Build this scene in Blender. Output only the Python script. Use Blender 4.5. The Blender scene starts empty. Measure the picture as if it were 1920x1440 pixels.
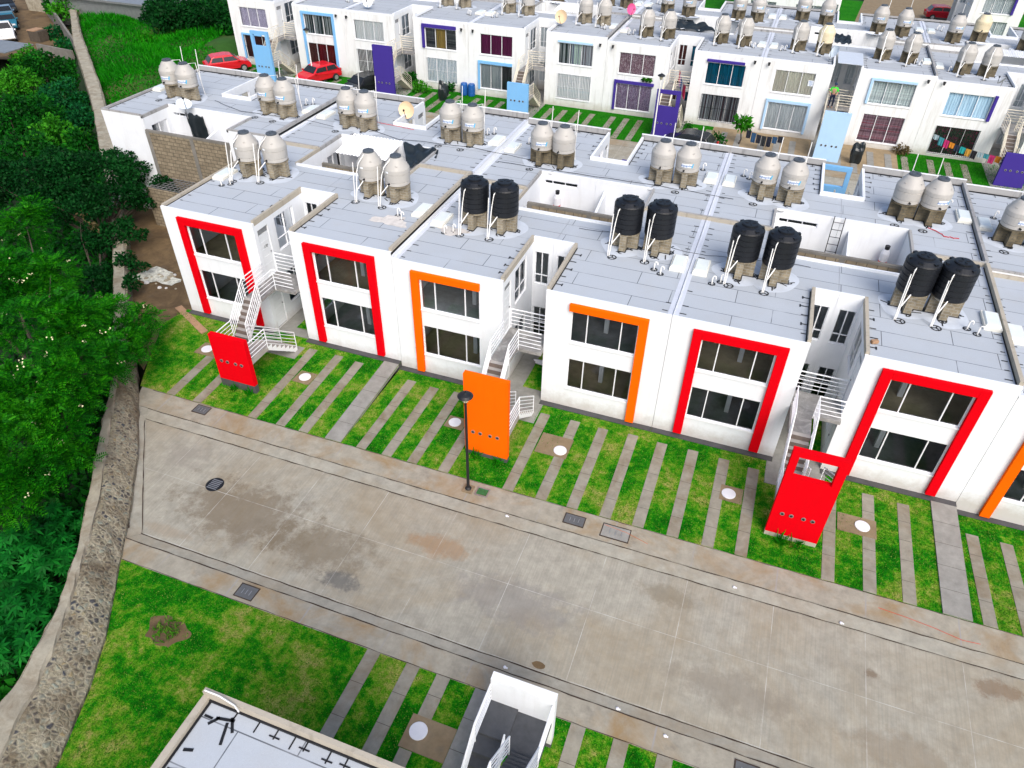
import bpy, bmesh, math, random
import numpy as np
from mathutils import Vector, Matrix
random.seed(7); NR = np.random.default_rng(11)
R = math.radians
SC = bpy.context.scene
COL = SC.collection

# ------------------------------------------------------------------ camera, sky, sun, exposure
CAM = (24.41, -22.5054, 19.8594, -0.3391, -0.6816, 0.0197, 1361.39)
def cam_axes():
    yaw, pit, rol = CAM[3:6]
    f = Vector((math.sin(yaw)*math.cos(pit), math.cos(yaw)*math.cos(pit), math.sin(pit)))
    r = Vector((math.cos(yaw), -math.sin(yaw), 0)); u = r.cross(f)
    return math.cos(rol)*r + math.sin(rol)*u, -math.sin(rol)*r + math.cos(rol)*u, f
cr_, cu_, cf_ = cam_axes()
cd = bpy.data.cameras.new('camera'); co = bpy.data.objects.new('camera', cd); COL.objects.link(co)
M3 = Matrix((cr_, cu_, -cf_)).transposed()
co.matrix_world = Matrix.Translation(CAM[:3]) @ M3.to_4x4()
cd.sensor_fit = 'HORIZONTAL'; cd.sensor_width = 36; cd.lens = 36*CAM[6]/1920
cd.clip_start = 0.1; cd.clip_end = 2000
SC.camera = co
w = bpy.data.worlds.new('World'); SC.world = w; w.use_nodes = True
SUN_EL, SUN_AZ = 44, 146          # azimuth measured clockwise from +Y
wn = w.node_tree; bg = wn.nodes['Background']
sky = wn.nodes.new('ShaderNodeTexSky'); sky.sky_type = 'NISHITA'; sky.sun_disc = False
sky.sun_elevation = R(SUN_EL); sky.sun_rotation = R(SUN_AZ); sky.dust_density = 4.0; sky.air_density = 1.0
wn.links.new(sky.outputs[0], bg.inputs[0]); bg.inputs[1].default_value = 0.15
sl = bpy.data.lights.new('sun', 'SUN'); sl.energy = 1.5; sl.angle = R(34); sl.color = (1, .985, .96)
so = bpy.data.objects.new('sun', sl); COL.objects.link(so)
sd = Vector((math.sin(R(SUN_AZ))*math.cos(R(SUN_EL)), math.cos(R(SUN_AZ))*math.cos(R(SUN_EL)), math.sin(R(SUN_EL))))
so.rotation_euler = sd.to_track_quat('Z', 'Y').to_euler(); so.location = (0, 0, 60)
SC.view_settings.view_transform = 'Standard'; SC.view_settings.look = 'None'
SC.view_settings.exposure = 0.45; SC.view_settings.gamma = 1
SC.cycles.max_bounces = 6; SC.cycles.transparent_max_bounces = 12

def gp(px, py, z):
    """ground point below a direction, used to survey the site plan"""
    d = cf_ + cr_*((px-960)/CAM[6]) - cu_*((py-720)/CAM[6])
    t = (z-CAM[2])/d.z
    return Vector(CAM[:3]) + d*t

# ------------------------------------------------------------------ materials
def nodes(name):
    m = bpy.data.materials.new(name); m.use_nodes = True
    return m, m.node_tree.nodes, m.node_tree.links, m.node_tree.nodes['Principled BSDF']
def ramp(N, L, src, stops):
    r = N.new('ShaderNodeValToRGB'); e = r.color_ramp.elements
    e[0].position, e[0].color = stops[0][0], (*stops[0][1], 1)
    e[1].position, e[1].color = stops[-1][0], (*stops[-1][1], 1)
    for p, c in stops[1:-1]:
        q = e.new(p); q.color = (*c, 1)
    L.new(src, r.inputs[0]); return r.outputs[0]
def noise(N, L, vec, scale, det=6, rough=.6, dist=0):
    n = N.new('ShaderNodeTexNoise'); n.inputs['Scale'].default_value = scale; n.inputs['Detail'].default_value = det
    n.inputs['Roughness'].default_value = rough; n.inputs['Distortion'].default_value = dist
    if vec is not None: L.new(vec, n.inputs['Vector'])
    return n.outputs[0]
def mathramp(N, L, src, a, b, amt):
    m = N.new('ShaderNodeMapRange'); m.inputs[1].default_value = a; m.inputs[2].default_value = b; m.inputs[3].default_value = 0; m.inputs[4].default_value = amt; m.clamp = True
    L.new(src, m.inputs[0]); return m.outputs[0]
def mixc(N, L, fac, a, b, typ='MIX'):
    m = N.new('ShaderNodeMix'); m.data_type = 'RGBA'; m.blend_type = typ
    for sock, val in ((0, fac), (6, a), (7, b)):
        if isinstance(val, (int, float)): m.inputs[sock].default_value = val
        elif isinstance(val, tuple): m.inputs[sock].default_value = (*val, 1)
        else: L.new(val, m.inputs[sock])
    return m.outputs[2]
def wpos(N):
    return N.new('ShaderNodeNewGeometry').outputs['Position']
def bump(N, L, bs, h, strength=.3, dist=.02):
    b = N.new('ShaderNodeBump'); b.inputs['Strength'].default_value = strength; b.inputs['Distance'].default_value = dist
    L.new(h, b.inputs['Height']); L.new(b.outputs[0], bs.inputs['Normal'])
def mapping(N, L, vec, scale=(1, 1, 1), loc=(0, 0, 0), rot=(0, 0, 0)):
    m = N.new('ShaderNodeMapping'); L.new(vec, m.inputs[0]); m.inputs[1].default_value = loc
    m.inputs[2].default_value = rot; m.inputs[3].default_value = scale; return m.outputs[0]

def plain(name, col, rough=.6, var=.12, scale=3., metal=0, spec=.4):
    m, N, L, b = nodes(name)
    n = noise(N, L, wpos(N), scale, 6, .65)
    c0 = tuple(max(0, c*(1-var)) for c in col); c1 = tuple(min(1, c*(1+var)) for c in col)
    L.new(ramp(N, L, n, [(.3, c0), (.7, c1)]), b.inputs['Base Color'])
    b.inputs['Roughness'].default_value = rough; b.inputs['Metallic'].default_value = metal
    b.inputs['Specular IOR Level'].default_value = spec
    return m

def stucco(name, col, dirt=.25, dirtcol=(.30, .27, .22), streak=True):
    m, N, L, b = nodes(name); p = wpos(N)
    base = ramp(N, L, noise(N, L, p, 1.3, 8, .7), [(.3, tuple(c*.93 for c in col)), (.7, col)])
    st = noise(N, L, mapping(N, L, p, (2.2, 2.2, .22)), 1.6, 7, .65)
    fac = ramp(N, L, st, [(.52, (0, 0, 0)), (.78, (dirt,)*3)])
    c = mixc(N, L, fac, base, dirtcol)
    if min(col) > .5:   # mud splashed up the foot of the wall
        sz = N.new('ShaderNodeSeparateXYZ'); L.new(p, sz.inputs[0]); sm = N.new('ShaderNodeMath'); sm.operation = 'MULTIPLY_ADD'; L.new(noise(N, L, p, 2.3, 8, .75), sm.inputs[0]); sm.inputs[1].default_value = -1.1; L.new(sz.outputs[2], sm.inputs[2])
        c = mixc(N, L, mathramp(N, L, sm.outputs[0], .15, -.45, .55), c, (.36, .31, .24))
    L.new(c, b.inputs['Base Color'])
    b.inputs['Roughness'].default_value = .85; b.inputs['Specular IOR Level'].default_value = .25 if min(col) > .05 else .06
    bump(N, L, b, noise(N, L, p, 55, 4), .25, .01)
    return m

def brickmat(name, c1, c2, mortar, bw=.4, bh=.2, ms=.02, dirt=.5):
    m, N, L, b = nodes(name); p = wpos(N)
    s = N.new('ShaderNodeSeparateXYZ'); L.new(p, s.inputs[0])
    a = N.new('ShaderNodeMath'); a.operation = 'ADD'; L.new(s.outputs[0], a.inputs[0]); L.new(s.outputs[1], a.inputs[1])
    c = N.new('ShaderNodeCombineXYZ'); L.new(a.outputs[0], c.inputs[0]); L.new(s.outputs[2], c.inputs[1])
    t = N.new('ShaderNodeTexBrick'); L.new(c.outputs[0], t.inputs[0])
    t.inputs['Color1'].default_value = (*c1, 1); t.inputs['Color2'].default_value = (*c2, 1); t.inputs['Mortar'].default_value = (*mortar, 1)
    t.inputs['Scale'].default_value = 1; t.inputs['Mortar Size'].default_value = ms
    t.inputs['Brick Width'].default_value = bw; t.inputs['Row Height'].default_value = bh
    d = ramp(N, L, noise(N, L, p, 2.6, 8, .7), [(.35, (1, 1, 1)), (.75, (1-dirt,)*3)])
    L.new(mixc(N, L, 1., t.outputs[0], d, 'MULTIPLY'), b.inputs['Base Color'])
    b.inputs['Roughness'].default_value = .9
    bump(N, L, b, t.outputs[1], -.5, .02)
    return m

def roofmat(name, base=(.445, .487, .54), seam=.015, vertical=False, dirt=.25):
    m, N, L, b = nodes(name); p = wpos(N)
    if vertical: p2 = mapping(N, L, p, rot=(0, 0, R(90)))
    else: p2 = p
    t = N.new('ShaderNodeTexBrick'); L.new(p2, t.inputs[0])
    t.inputs['Scale'].default_value = 1; t.inputs['Brick Width'].default_value = 3.7; t.inputs['Row Height'].default_value = .94
    t.inputs['Mortar Size'].default_value = seam; t.inputs['Mortar Smooth'].default_value = .2
    t.offset = .37; t.squash = 1
    t.inputs['Color1'].default_value = (*base, 1); t.inputs['Color2'].default_value = (*(c*.94 for c in base), 1)
    t.inputs['Mortar'].default_value = (.085, .095, .115, 1)
    n1 = noise(N, L, p, .9, 9, .7)
    c1 = mixc(N, L, ramp(N, L, n1, [(.5, (0, 0, 0)), (.85, (dirt,)*3)]), t.outputs[0], (.40, .36, .30))
    # seams only partly tarred
    n3 = noise(N, L, p, .6, 3)
    k = mixc(N, L, ramp(N, L, n3, [(.50, (.1,)*3), (.66, (.8,)*3)]), c1, base)
    sp = ramp(N, L, noise(N, L, p, 160, 2, .5), [(.3, (.86,)*3), (.7, (1.06,)*3)])
    L.new(mixc(N, L, 1., k, sp, 'MULTIPLY'), b.inputs['Base Color'])
    b.inputs['Roughness'].default_value = .9; b.inputs['Specular IOR Level'].default_value = .2
    h = noise(N, L, p, 1.7, 5)
    bump(N, L, b, h, .25, .05)
    return m

def concrete(name, col, stain=(.30, .22, .13), amt=.5, scale=.5, broom=False, joints=None, dark=(.12, .11, .10), spots=()):
    m, N, L, b = nodes(name); p = wpos(N)
    c = ramp(N, L, noise(N, L, p, 2.2, 9, .72), [(.28, tuple(x*.70 for x in col)), (.72, tuple(x*1.14 for x in col))])
    c = mixc(N, L, ramp(N, L, noise(N, L, p, scale, 10, .68, .6), [(.46, (0, 0, 0)), (.68, (amt,)*3)]), c, stain)
    c = mixc(N, L, ramp(N, L, noise(N, L, mapping(N, L, p, loc=(31, 7, 0)), scale*1.6, 10, .75), [(.56, (0, 0, 0)), (.76, (amt*.8,)*3)]), c, dark)
    for (sx, sy, rx, ry, sc, sa) in spots:
        q = mapping(N, L, p, (1/rx, 1/ry, 0), (-sx/rx, -sy/ry, 0)); ln = N.new('ShaderNodeVectorMath'); ln.operation = 'LENGTH'; L.new(q, ln.inputs[0])
        ad = N.new('ShaderNodeMath'); ad.operation = 'MULTIPLY_ADD'; L.new(noise(N, L, p, 1.7, 12, .78), ad.inputs[0]); ad.inputs[1].default_value = 2.2; L.new(ln.outputs['Value'], ad.inputs[2])
        c = mixc(N, L, ramp(N, L, ad.outputs[0], [(.0, (0, 0, 0)), (1, (0, 0, 0))]) if False else mathramp(N, L, ad.outputs[0], 1.80, 1.45, sa), c, sc)
    if broom:
        g = noise(N, L, mapping(N, L, p, (9, .25, 1)), 2.4, 5, .7)
        c = mixc(N, L, ramp(N, L, g, [(.42, (0, 0, 0)), (.70, (.40,)*3)]), c, tuple(x*.55 for x in col))
    if joints:
        t = N.new('ShaderNodeTexBrick'); L.new(mapping(N, L, p, loc=joints[2]), t.inputs[0]); t.offset = 0; t.squash = 1
        t.inputs['Scale'].default_value = 1; t.inputs['Brick Width'].default_value = joints[0]; t.inputs['Row Height'].default_value = joints[1]
        t.inputs['Mortar Size'].default_value = joints[3]; t.inputs['Mortar Smooth'].default_value = .3
        f = N.new('ShaderNodeMath'); f.operation = 'MULTIPLY'; L.new(t.outputs[1], f.inputs[0])
        L.new(ramp(N, L, noise(N, L, p, 1.1, 4), [(.38, (.12,)*3), (.62, (.85,)*3)]), f.inputs[1])
        c = mixc(N, L, f.outputs[0], c, joints[4])
    L.new(c, b.inputs['Base Color']); b.inputs['Roughness'].default_value = .88; b.inputs['Specular IOR Level'].default_value = .25
    bump(N, L, b, noise(N, L, p, 30, 6), .25, .01)
    return m

def grassmat(name, stops, big=.35, sod=True):
    m, N, L, b = nodes(name); p = wpos(N)
    n0 = noise(N, L, p, big, 6, .68); n1 = noise(N, L, p, big*6.5, 7, .75)
    av = N.new('ShaderNodeMix'); av.data_type = 'FLOAT'; av.inputs[0].default_value = .42; L.new(n0, av.inputs[2]); L.new(n1, av.inputs[3]); n = av.outputs[0]
    c = ramp(N, L, n, stops)
    if sod:
        t = N.new('ShaderNodeTexBrick'); L.new(mapping(N, L, p, rot=(0, 0, R(90))), t.inputs[0])
        t.inputs['Scale'].default_value = 1; t.inputs['Brick Width'].default_value = 1.1; t.inputs['Row Height'].default_value = .45
        t.inputs['Mortar Size'].default_value = .014
        t.inputs['Color1'].default_value = (.85, .95, .85, 1); t.inputs['Color2'].default_value = (1.1, 1.05, 1, 1); t.inputs['Mortar'].default_value = (.62, .55, .45, 1)
        c = mixc(N, L, .45, c, t.outputs[0], 'MULTIPLY')
    f = ramp(N, L, noise(N, L, p, 26, 4, .7), [(.28, (.45,)*3), (.72, (1.25,)*3)])
    c = mixc(N, L, 1., c, f, 'MULTIPLY')
    L.new(c, b.inputs['Base Color']); b.inputs['Roughness'].default_value = .95; b.inputs['Specular IOR Level'].default_value = .1
    bump(N, L, b, noise(N, L, p, 40, 5, .8), .9, .05)
    return m

def leafmat(name, dark, mid, light, scale=.5):
    m, N, L, b = nodes(name)
    g = N.new('ShaderNodeNewGeometry')
    n = noise(N, L, g.outputs['Position'], scale, 5, .6)
    a = N.new('ShaderNodeMath'); a.operation = 'MULTIPLY_ADD'; L.new(g.outputs['Random Per Island'], a.inputs[0]); a.inputs[1].default_value = .45
    s = N.new('ShaderNodeMath'); s.operation = 'SUBTRACT'; L.new(n, s.inputs[0]); s.inputs[1].default_value = .22
    L.new(s.outputs[0], a.inputs[2])
    c = ramp(N, L, a.outputs[0], [(.15, dark), (.5, mid), (.85, light)])
    L.new(c, b.inputs['Base Color']); b.inputs['Roughness'].default_value = .6; b.inputs['Specular IOR Level'].default_value = .12
    tr = N.new('ShaderNodeBsdfTranslucent'); L.new(c, tr.inputs[0])
    mx = N.new('ShaderNodeMixShader'); mx.inputs[0].default_value = .3
    L.new(b.outputs[0], mx.inputs[1]); L.new(tr.outputs[0], mx.inputs[2]); L.new(mx.outputs[0], N['Material Output'].inputs[0])
    return m

def glassmat(name, tint=(.42, .45, .47), refl=1.0):
    m, N, L, b = nodes(name); N.remove(b)
    tr = N.new('ShaderNodeBsdfTransparent'); tr.inputs[0].default_value = (*tint, 1)
    gl = N.new('ShaderNodeBsdfGlossy'); gl.inputs['Roughness'].default_value = .02; gl.inputs[0].default_value = (.9*refl, .92*refl, .95*refl, 1)
    fr = N.new('ShaderNodeFresnel'); fr.inputs[0].default_value = 1.36
    mx = N.new('ShaderNodeMixShader'); L.new(fr.outputs[0], mx.inputs[0]); L.new(tr.outputs[0], mx.inputs[1]); L.new(gl.outputs[0], mx.inputs[2])
    L.new(mx.outputs[0], N['Material Output'].inputs[0]); return m

def curtainmat(name, c1, c2, kind='pleat', c3=None):
    k_ = lambda c: tuple(min(.85, x*1.5) for x in c)
    c1, c2, c3 = k_(c1), k_(c2), (k_(c3) if c3 else None)
    m, N, L, b = nodes(name); p = wpos(N)
    if kind == 'floral':
        n = noise(N, L, p, 7, 4, .6, 1.5)
        c = ramp(N, L, n, [(.40, c1), (.47, c2), (.53, c1), (.60, c3 or c2)])
    elif kind == 'stripe':
        n = noise(N, L, mapping(N, L, p, (3.5, 3.5, .02)), 1.4, 2, .5)
        c = ramp(N, L, n, [(.42, c1), (.46, c2), (.54, c2), (.58, c3 or c1)])
    elif kind == 'band':
        n = noise(N, L, mapping(N, L, p, (.02, .02, 2.4)), 1.6, 4, .6)
        c = ramp(N, L, n, [(.40, c1), (.47, c2), (.53, c3 or c1), (.62, c2)])
    else:
        c = ramp(N, L, noise(N, L, mapping(N, L, p, (1, 1, .1)), 4, 3), [(.35, c1), (.65, c2)])
    L.new(c, b.inputs['Base Color']); b.inputs['Roughness'].default_value = .9; b.inputs['Specular IOR Level'].default_value = .1
    return m

M = dict(
 white=stucco('white_stucco', (.80, .83, .87), .13), white_old=stucco('weathered_white_stucco', (.79, .81, .82), .42),
 inner=plain('room_plaster', (.66, .66, .65), .9, .06),
 red=stucco('red_paint', (.72, .000, .006), .22, (.42, .006, .008)), orange=stucco('orange_paint', (.95, .135, .0005), .22, (.62, .07, .0005)),
 blue=stucco('light_blue_paint', (.20, .47, .80), .1, (.3, .35, .4)), paleblue=stucco('pale_blue_paint', (.42, .63, .86), .12, (.3, .35, .4)),
 purple=stucco('purple_paint', (.055, .035, .26), .08, (.02, .02, .08)),
 roof=roofmat('roof_membrane'), roof_far=roofmat('roof_membrane_worn', (.42, .455, .50), .014, False, .3),
 coping=stucco('beige_coping', (.44, .40, .33), .5, (.14, .12, .09)), coping_old=stucco('stained_parapet', (.36, .36, .36), .8, (.06, .06, .06)),
 tar=plain('tar_seal', (.010, .011, .014), .55, .3), patch=plain('seam_flashing', (.56, .60, .68), .8, .06), spray=plain('primer_overspray', (.52, .57, .64), .9, .10, 2),
 plinth=concrete('plinth_concrete', (.085, .085, .09), (.06, .06, .05), .4),
 alu=plain('white_aluminium', (.80, .82, .85), .4, .02), door=plain('white_door', (.74, .77, .80), .45, .03),
 glass=glassmat('window_glass', (.80, .86, .90)), clearglass=glassmat('clear_window_glass', (.93, .95, .96), .8), darkglass=glassmat('car_glass', (.06, .07, .08)),
 frosted=plain('frosted_glass', (.38, .44, .50), .3, .15, 2),
 floor_a=concrete('bare_floor', (.27, .28, .29), (.05, .05, .05), .4), floor_b=concrete('tiled_floor', (.44, .36, .23), (.10, .08, .05), .3),
 block=brickmat('concrete_block', (.34, .28, .19), (.26, .21, .14), (.15, .125, .09), .42, .21, .022),
 blockband=concrete('raw_concrete_band', (.22, .21, .19), (.12, .11, .09), .6),
 pedestal=brickmat('pedestal_brick', (.34, .29, .20), (.26, .22, .15), (.36, .34, .29), .28, .125, .014, .6),
 pedestal_dark=brickmat('mossy_pedestal_brick', (.22, .18, .11), (.16, .13, .08), (.13, .12, .09), .28, .125, .014, .75),
 beige=plain('beige_tank_plastic', (.43, .418, .395), .5, .05, 2), ivory=plain('ivory_tank_plastic', (.66, .58, .40), .5, .05, 2),
 black=plain('black_tank_plastic', (.0055, .007, .0105), .45, .25, 2, 0, .5), lid=plain('grey_lid_plastic', (.07, .085, .105), .5, .2),
 pvc=plain('white_pvc', (.80, .80, .78), .4, .05), rail=plain('white_railing', (.82, .84, .87), .45, .03), rail_old=plain('cream_railing', (.74, .68, .55), .5, .08),
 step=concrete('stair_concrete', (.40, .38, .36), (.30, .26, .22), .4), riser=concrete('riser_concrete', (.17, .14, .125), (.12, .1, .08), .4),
 step_dark=concrete('grey_stair', (.075, .08, .09), (.11, .11, .11), .3),
 landing=concrete('landing_concrete', (.24, .235, .23), (.5, .5, .48), .6, 2.),
 street=concrete('street_concrete', (.378, .362, .303), (.275, .21, .12), .7, .16, True, (2.74, 2.52, (-19.66+2.74*4, 9.05+2.52*4, 0), .010, (.52, .52, .49)), spots=[(9.8, -9.5, 4.2, 2.3, (.145, .108, .066), .66), (13.2, -9.9, 3.4, 1.6, (.16, .125, .08), .62), (6.0, -8.0, 1.4, 1.0, (.24, .22, .19), .5), (17.0, -8.4, 1.8, .8, (.30, .18, .09), .6), (14.5, -10.9, 1.1, .55, (.115, .115, .11), .8), (24.6, -7.6, 1.6, .6, (.19, .155, .10), .55), (34.2, -7.4, 1.3, .5, (.17, .10, .05), .6), (30.8, -8.2, .35, .25, (.15, .10, .06), .7), (20.0, -9.6, 3.4, 1.4, (.20, .19, .185), .5), (27, -10.2, 3.2, 1.1, (.21, .18, .14), .5), (31.5, -10.4, 2.6, .9, (.23, .18, .12), .5), (8.0, -11.2, 2.0, .4, (.30, .24, .17), .5)]),
 gutter=concrete('gutter_concrete', (.35, .338, .285), (.25, .19, .115), .55, .5), pave=concrete('pavement_concrete', (.345, .322, .262), (.275, .18, .08), .85, .55, False, (2.74, 40, (-19.66+2.74*4, 15, 0), .03, (.30, .29, .28))),
 strip=concrete('paver_concrete', (.295, .278, .228), (.17, .122, .065), .7, .8), pad=concrete('brown_pad_concrete', (.26, .20, .125), (.20, .13, .07), .5, 1.2),
 ramp=concrete('ramp_concrete', (.295, .292, .27), (.20, .19, .17), .4, .8), crack=plain('joint_dirt', (.045, .03, .022), .95, .3),
 lawn=grassmat('lawn_turf', [(.41, (.003, .13, .001)), (.475, (.012, .25, .002)), (.505, (.085, .33, .008)), (.545, (.20, .36, .028)), (.60, (.38, .39, .10)), (.70, (.48, .40, .17))], .5),
 lawn_c=grassmat('green_lawn', [(.3, (.006, .10, .002)), (.5, (.015, .20, .003)), (.72, (.05, .27, .01))], .5, False),
 soil=concrete('bare_soil', (.17, .115, .06), (.055, .036, .022), .85, .6), vacant=concrete('vacant_soil', (.03, .10, .012), (.12, .10, .03), .6, .15),
 jungle_floor=plain('dark_undergrowth_floor', (.008, .026, .006), .95, .5, 1.),  # very dark green ground colour, mottled at random
 stone=None, cap=concrete('wall_cap_mortar', (.37, .34, .265), (.17, .125, .075), .7, 1.6),
 bark=plain('bark', (.075, .06, .045), .9, .3, 5), iron=plain('black_iron', (.012, .013, .016), .5, .2), metal=plain('galvanised_metal', (.32, .33, .34), .45, .15, 3, .6),
 lamp_glass=plain('lamp_lens', (.62, .58, .42), .3, .05), lid_white=plain('white_cover', (.72, .73, .78), .5, .05), box=plain('utility_cover', (.105, .11, .115), .6, .15),
 wood=plain('raw_board', (.36, .22, .13), .8, .2, 4), sheet=plain('white_sheet_metal', (.85, .86, .87), .5, .04), tarp=plain('black_tarpaulin', (.012, .018, .022), .32, .4, 2, 0, .6),
 dome=plain('skylight_acrylic', (.72, .78, .78), .25, .05), domeframe=plain('skylight_curb', (.76, .75, .68), .5, .06),
 dish_w=plain('white_dish', (.72, .80, .86), .4, .05), dish_o=plain('peach_dish', (.80, .60, .38), .5, .05), dish_p=plain('pink_dish', (.75, .10, .28), .5, .05),
 label=plain('white_label', (.82, .86, .90), .4, .03), print=plain('blue_print', (.02, .14, .42), .5, .05), cyan=plain('cyan_print', (.05, .45, .75), .5, .05),
 carred=plain('red_car_paint', (.62, .010, .022), .22, .05, 1, 0, .6), cardark=plain('dark_car_paint', (.012, .014, .016), .25, .1, 1, 0, .6), carwhite=plain('white_car_paint', (.82, .83, .85), .25, .03),
 carteal=plain('teal_car_paint', (.02, .13, .20), .25, .1), carblue=plain('grey_blue_car_paint', (.12, .2, .3), .25, .1), tyre=plain('tyre_rubber', (.012, .012, .013), .8, .2), rim=plain('wheel_rim', (.45, .46, .48), .35, .1, 1, .6), light_w=plain('headlight_lens', (.75, .78, .8), .15, .05), light_r=plain('tail_light_lens', (.45, .01, .01), .2, .05),
 barrel=plain('blue_barrel_plastic', (.012, .095, .34), .4, .1), skin=plain('skin', (.38, .22, .15), .6, .05), jacket=plain('green_jacket', (.03, .62, .03), .7, .1), trousers=plain('navy_trousers', (.01, .014, .04), .8, .1), cap_navy=plain('navy_cap', (.012, .03, .08), .7, .1),
)
def stonemat():
    m, N, L, b = nodes('rubble_stone'); p = wpos(N)
    wv = mixc(N, L, .07, p, noise_col(N, L, p, 6))
    v = N.new('ShaderNodeTexVoronoi'); v.inputs['Scale'].default_value = 7.0; L.new(wv, v.inputs['Vector'])
    e = N.new('ShaderNodeTexVoronoi'); e.feature = 'DISTANCE_TO_EDGE'; e.inputs['Scale'].default_value = 7.0; L.new(wv, e.inputs['Vector'])
    sx = N.new('ShaderNodeSeparateColor'); L.new(v.outputs['Color'], sx.inputs[0])
    c = ramp(N, L, sx.outputs[0], [(0, (.04, .05, .07)), (.35, (.15, .125, .085)), (.6, (.27, .235, .17)), (.85, (.25, .28, .23)), (1, (.32, .25, .13))])
    mort = ramp(N, L, noise(N, L, p, 8, 6), [(.3, (.20, .175, .115)), (.7, (.38, .35, .26))])
    f = ramp(N, L, e.outputs[0], [(.08, (1, 1, 1)), (.26, (0, 0, 0))])
    c = mixc(N, L, f, c, mort)
    c = mixc(N, L, ramp(N, L, noise(N, L, p, .9, 6), [(.48, (0, 0, 0)), (.66, (.75,)*3)]), c, (.13, .095, .055))
    c = mixc(N, L, 1., c, ramp(N, L, noise(N, L, p, 14, 8, .8), [(.3, (.5,)*3), (.7, (1.3,)*3)]), 'MULTIPLY')
    L.new(c, b.inputs['Base Color']); b.inputs['Roughness'].default_value = .95
    bump(N, L, b, e.outputs[0], .7, .08)
    return m
def noise_col(N, L, vec, s):
    n = N.new('ShaderNodeTexNoise'); n.inputs['Scale'].default_value = s; L.new(vec, n.inputs['Vector']); return n.outputs[1]
M['stone'] = stonemat()
def sat(c): return c
LEAF = dict(
 acacia=leafmat('bright_feathery_leaf', (.001, .036, .001), (.005, .135, .001), (.042, .31, .003)),
 dark=leafmat('dark_green_leaf', (.001, .018, .003), (.002, .048, .007), (.008, .095, .014)),
 jungle=leafmat('jungle_leaf', (.001, .026, .002), (.003, .080, .004), (.014, .19, .008)),
 teal=leafmat('bluish_green_leaf', (.001, .034, .006), (.004, .085, .02), (.014, .18, .045)),
 palmate=leafmat('palmate_leaf', (.001, .042, .004), (.003, .12, .012), (.014, .25, .024)),
 lime=leafmat('lime_leaf', (.01, .09, .004), (.03, .22, .006), (.07, .34, .015)),
 grass=leafmat('tall_grass_blade', (.002, .085, .001), (.005, .20, .001), (.025, .34, .004), .18),
 turf=leafmat('turf_blade', (.008, .13, .002), (.06, .25, .008), (.24, .33, .06), 1.1),
 flower=plain('cream_flower', (.70, .66, .40), .7, .1), dry=leafmat('dry_leaf', (.06, .04, .02), (.12, .09, .04), (.2, .16, .08)))
CUR = dict(
 lilac=curtainmat('lilac_floral_curtain', (.50, .48, .58), (.22, .18, .30), 'floral', (.36, .33, .45)), brown=curtainmat('brown_curtain', (.10, .035, .03), (.06, .02, .02)),
 greydark=curtainmat('grey_and_dark_curtain', (.02, .03, .03), (.30, .33, .34), 'stripe', (.02, .03, .03)), wine=curtainmat('wine_curtain', (.13, .012, .016), (.08, .008, .01)),
 white=curtainmat('white_sheer_curtain', (.52, .56, .60), (.68, .72, .75)), dark=curtainmat('painted_room_shade', (.015, .018, .02), (.04, .045, .05)),  # dark: near-black sheet with the unlit room's shade painted in
 gold=curtainmat('black_and_gold_curtain', (.03, .035, .04), (.10, .11, .11), 'band', (.03, .03, .04)), goldmid=curtainmat('gold_curtain', (.28, .20, .06), (.20, .14, .05)),
 paleblue=curtainmat('pale_pattern_curtain', (.42, .52, .58), (.30, .38, .44), 'floral', (.55, .60, .62)), plum=curtainmat('plum_curtain', (.115, .018, .07), (.085, .012, .05)),
 grey=curtainmat('grey_curtain', (.20, .23, .25), (.30, .33, .34)), green=curtainmat('slate_and_mint_curtain', (.10, .10, .15), (.42, .52, .46), 'stripe', (.13, .14, .22)),
 blind=curtainmat('white_blind', (.62, .66, .70), (.50, .55, .60), 'band', (.64, .68, .72)), maroon=curtainmat('maroon_floral_curtain', (.30, .20, .24), (.07, .03, .05), 'floral', (.42, .36, .38)),
 violet=curtainmat('violet_floral_curtain', (.28, .24, .34), (.12, .04, .10), 'floral', (.36, .30, .40)), teal=curtainmat('teal_curtain', (.004, .055, .085), (.004, .11, .20)),
 stripe=curtainmat('grey_striped_curtain', (.05, .045, .055), (.32, .35, .38), 'stripe', (.07, .05, .06)), cream=curtainmat('cream_sheer_curtain', (.52, .52, .44), (.42, .40, .34)),
 sheer=curtainmat('grey_sheer_curtain', (.36, .40, .42), (.50, .53, .54)), slat=curtainmat('grey_green_blind', (.30, .35, .35), (.20, .23, .24), 'band', (.32, .37, .37)),
 pink=curtainmat('red_pattern_curtain', (.24, .04, .07), (.32, .22, .26), 'band', (.10, .05, .07)), sky=curtainmat('light_blue_curtain', (.22, .35, .46), (.33, .45, .54)), flora=curtainmat('dark_floral_curtain', (.012, .02, .02), (.04, .10, .05), 'floral', (.2, .03, .08)))

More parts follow.
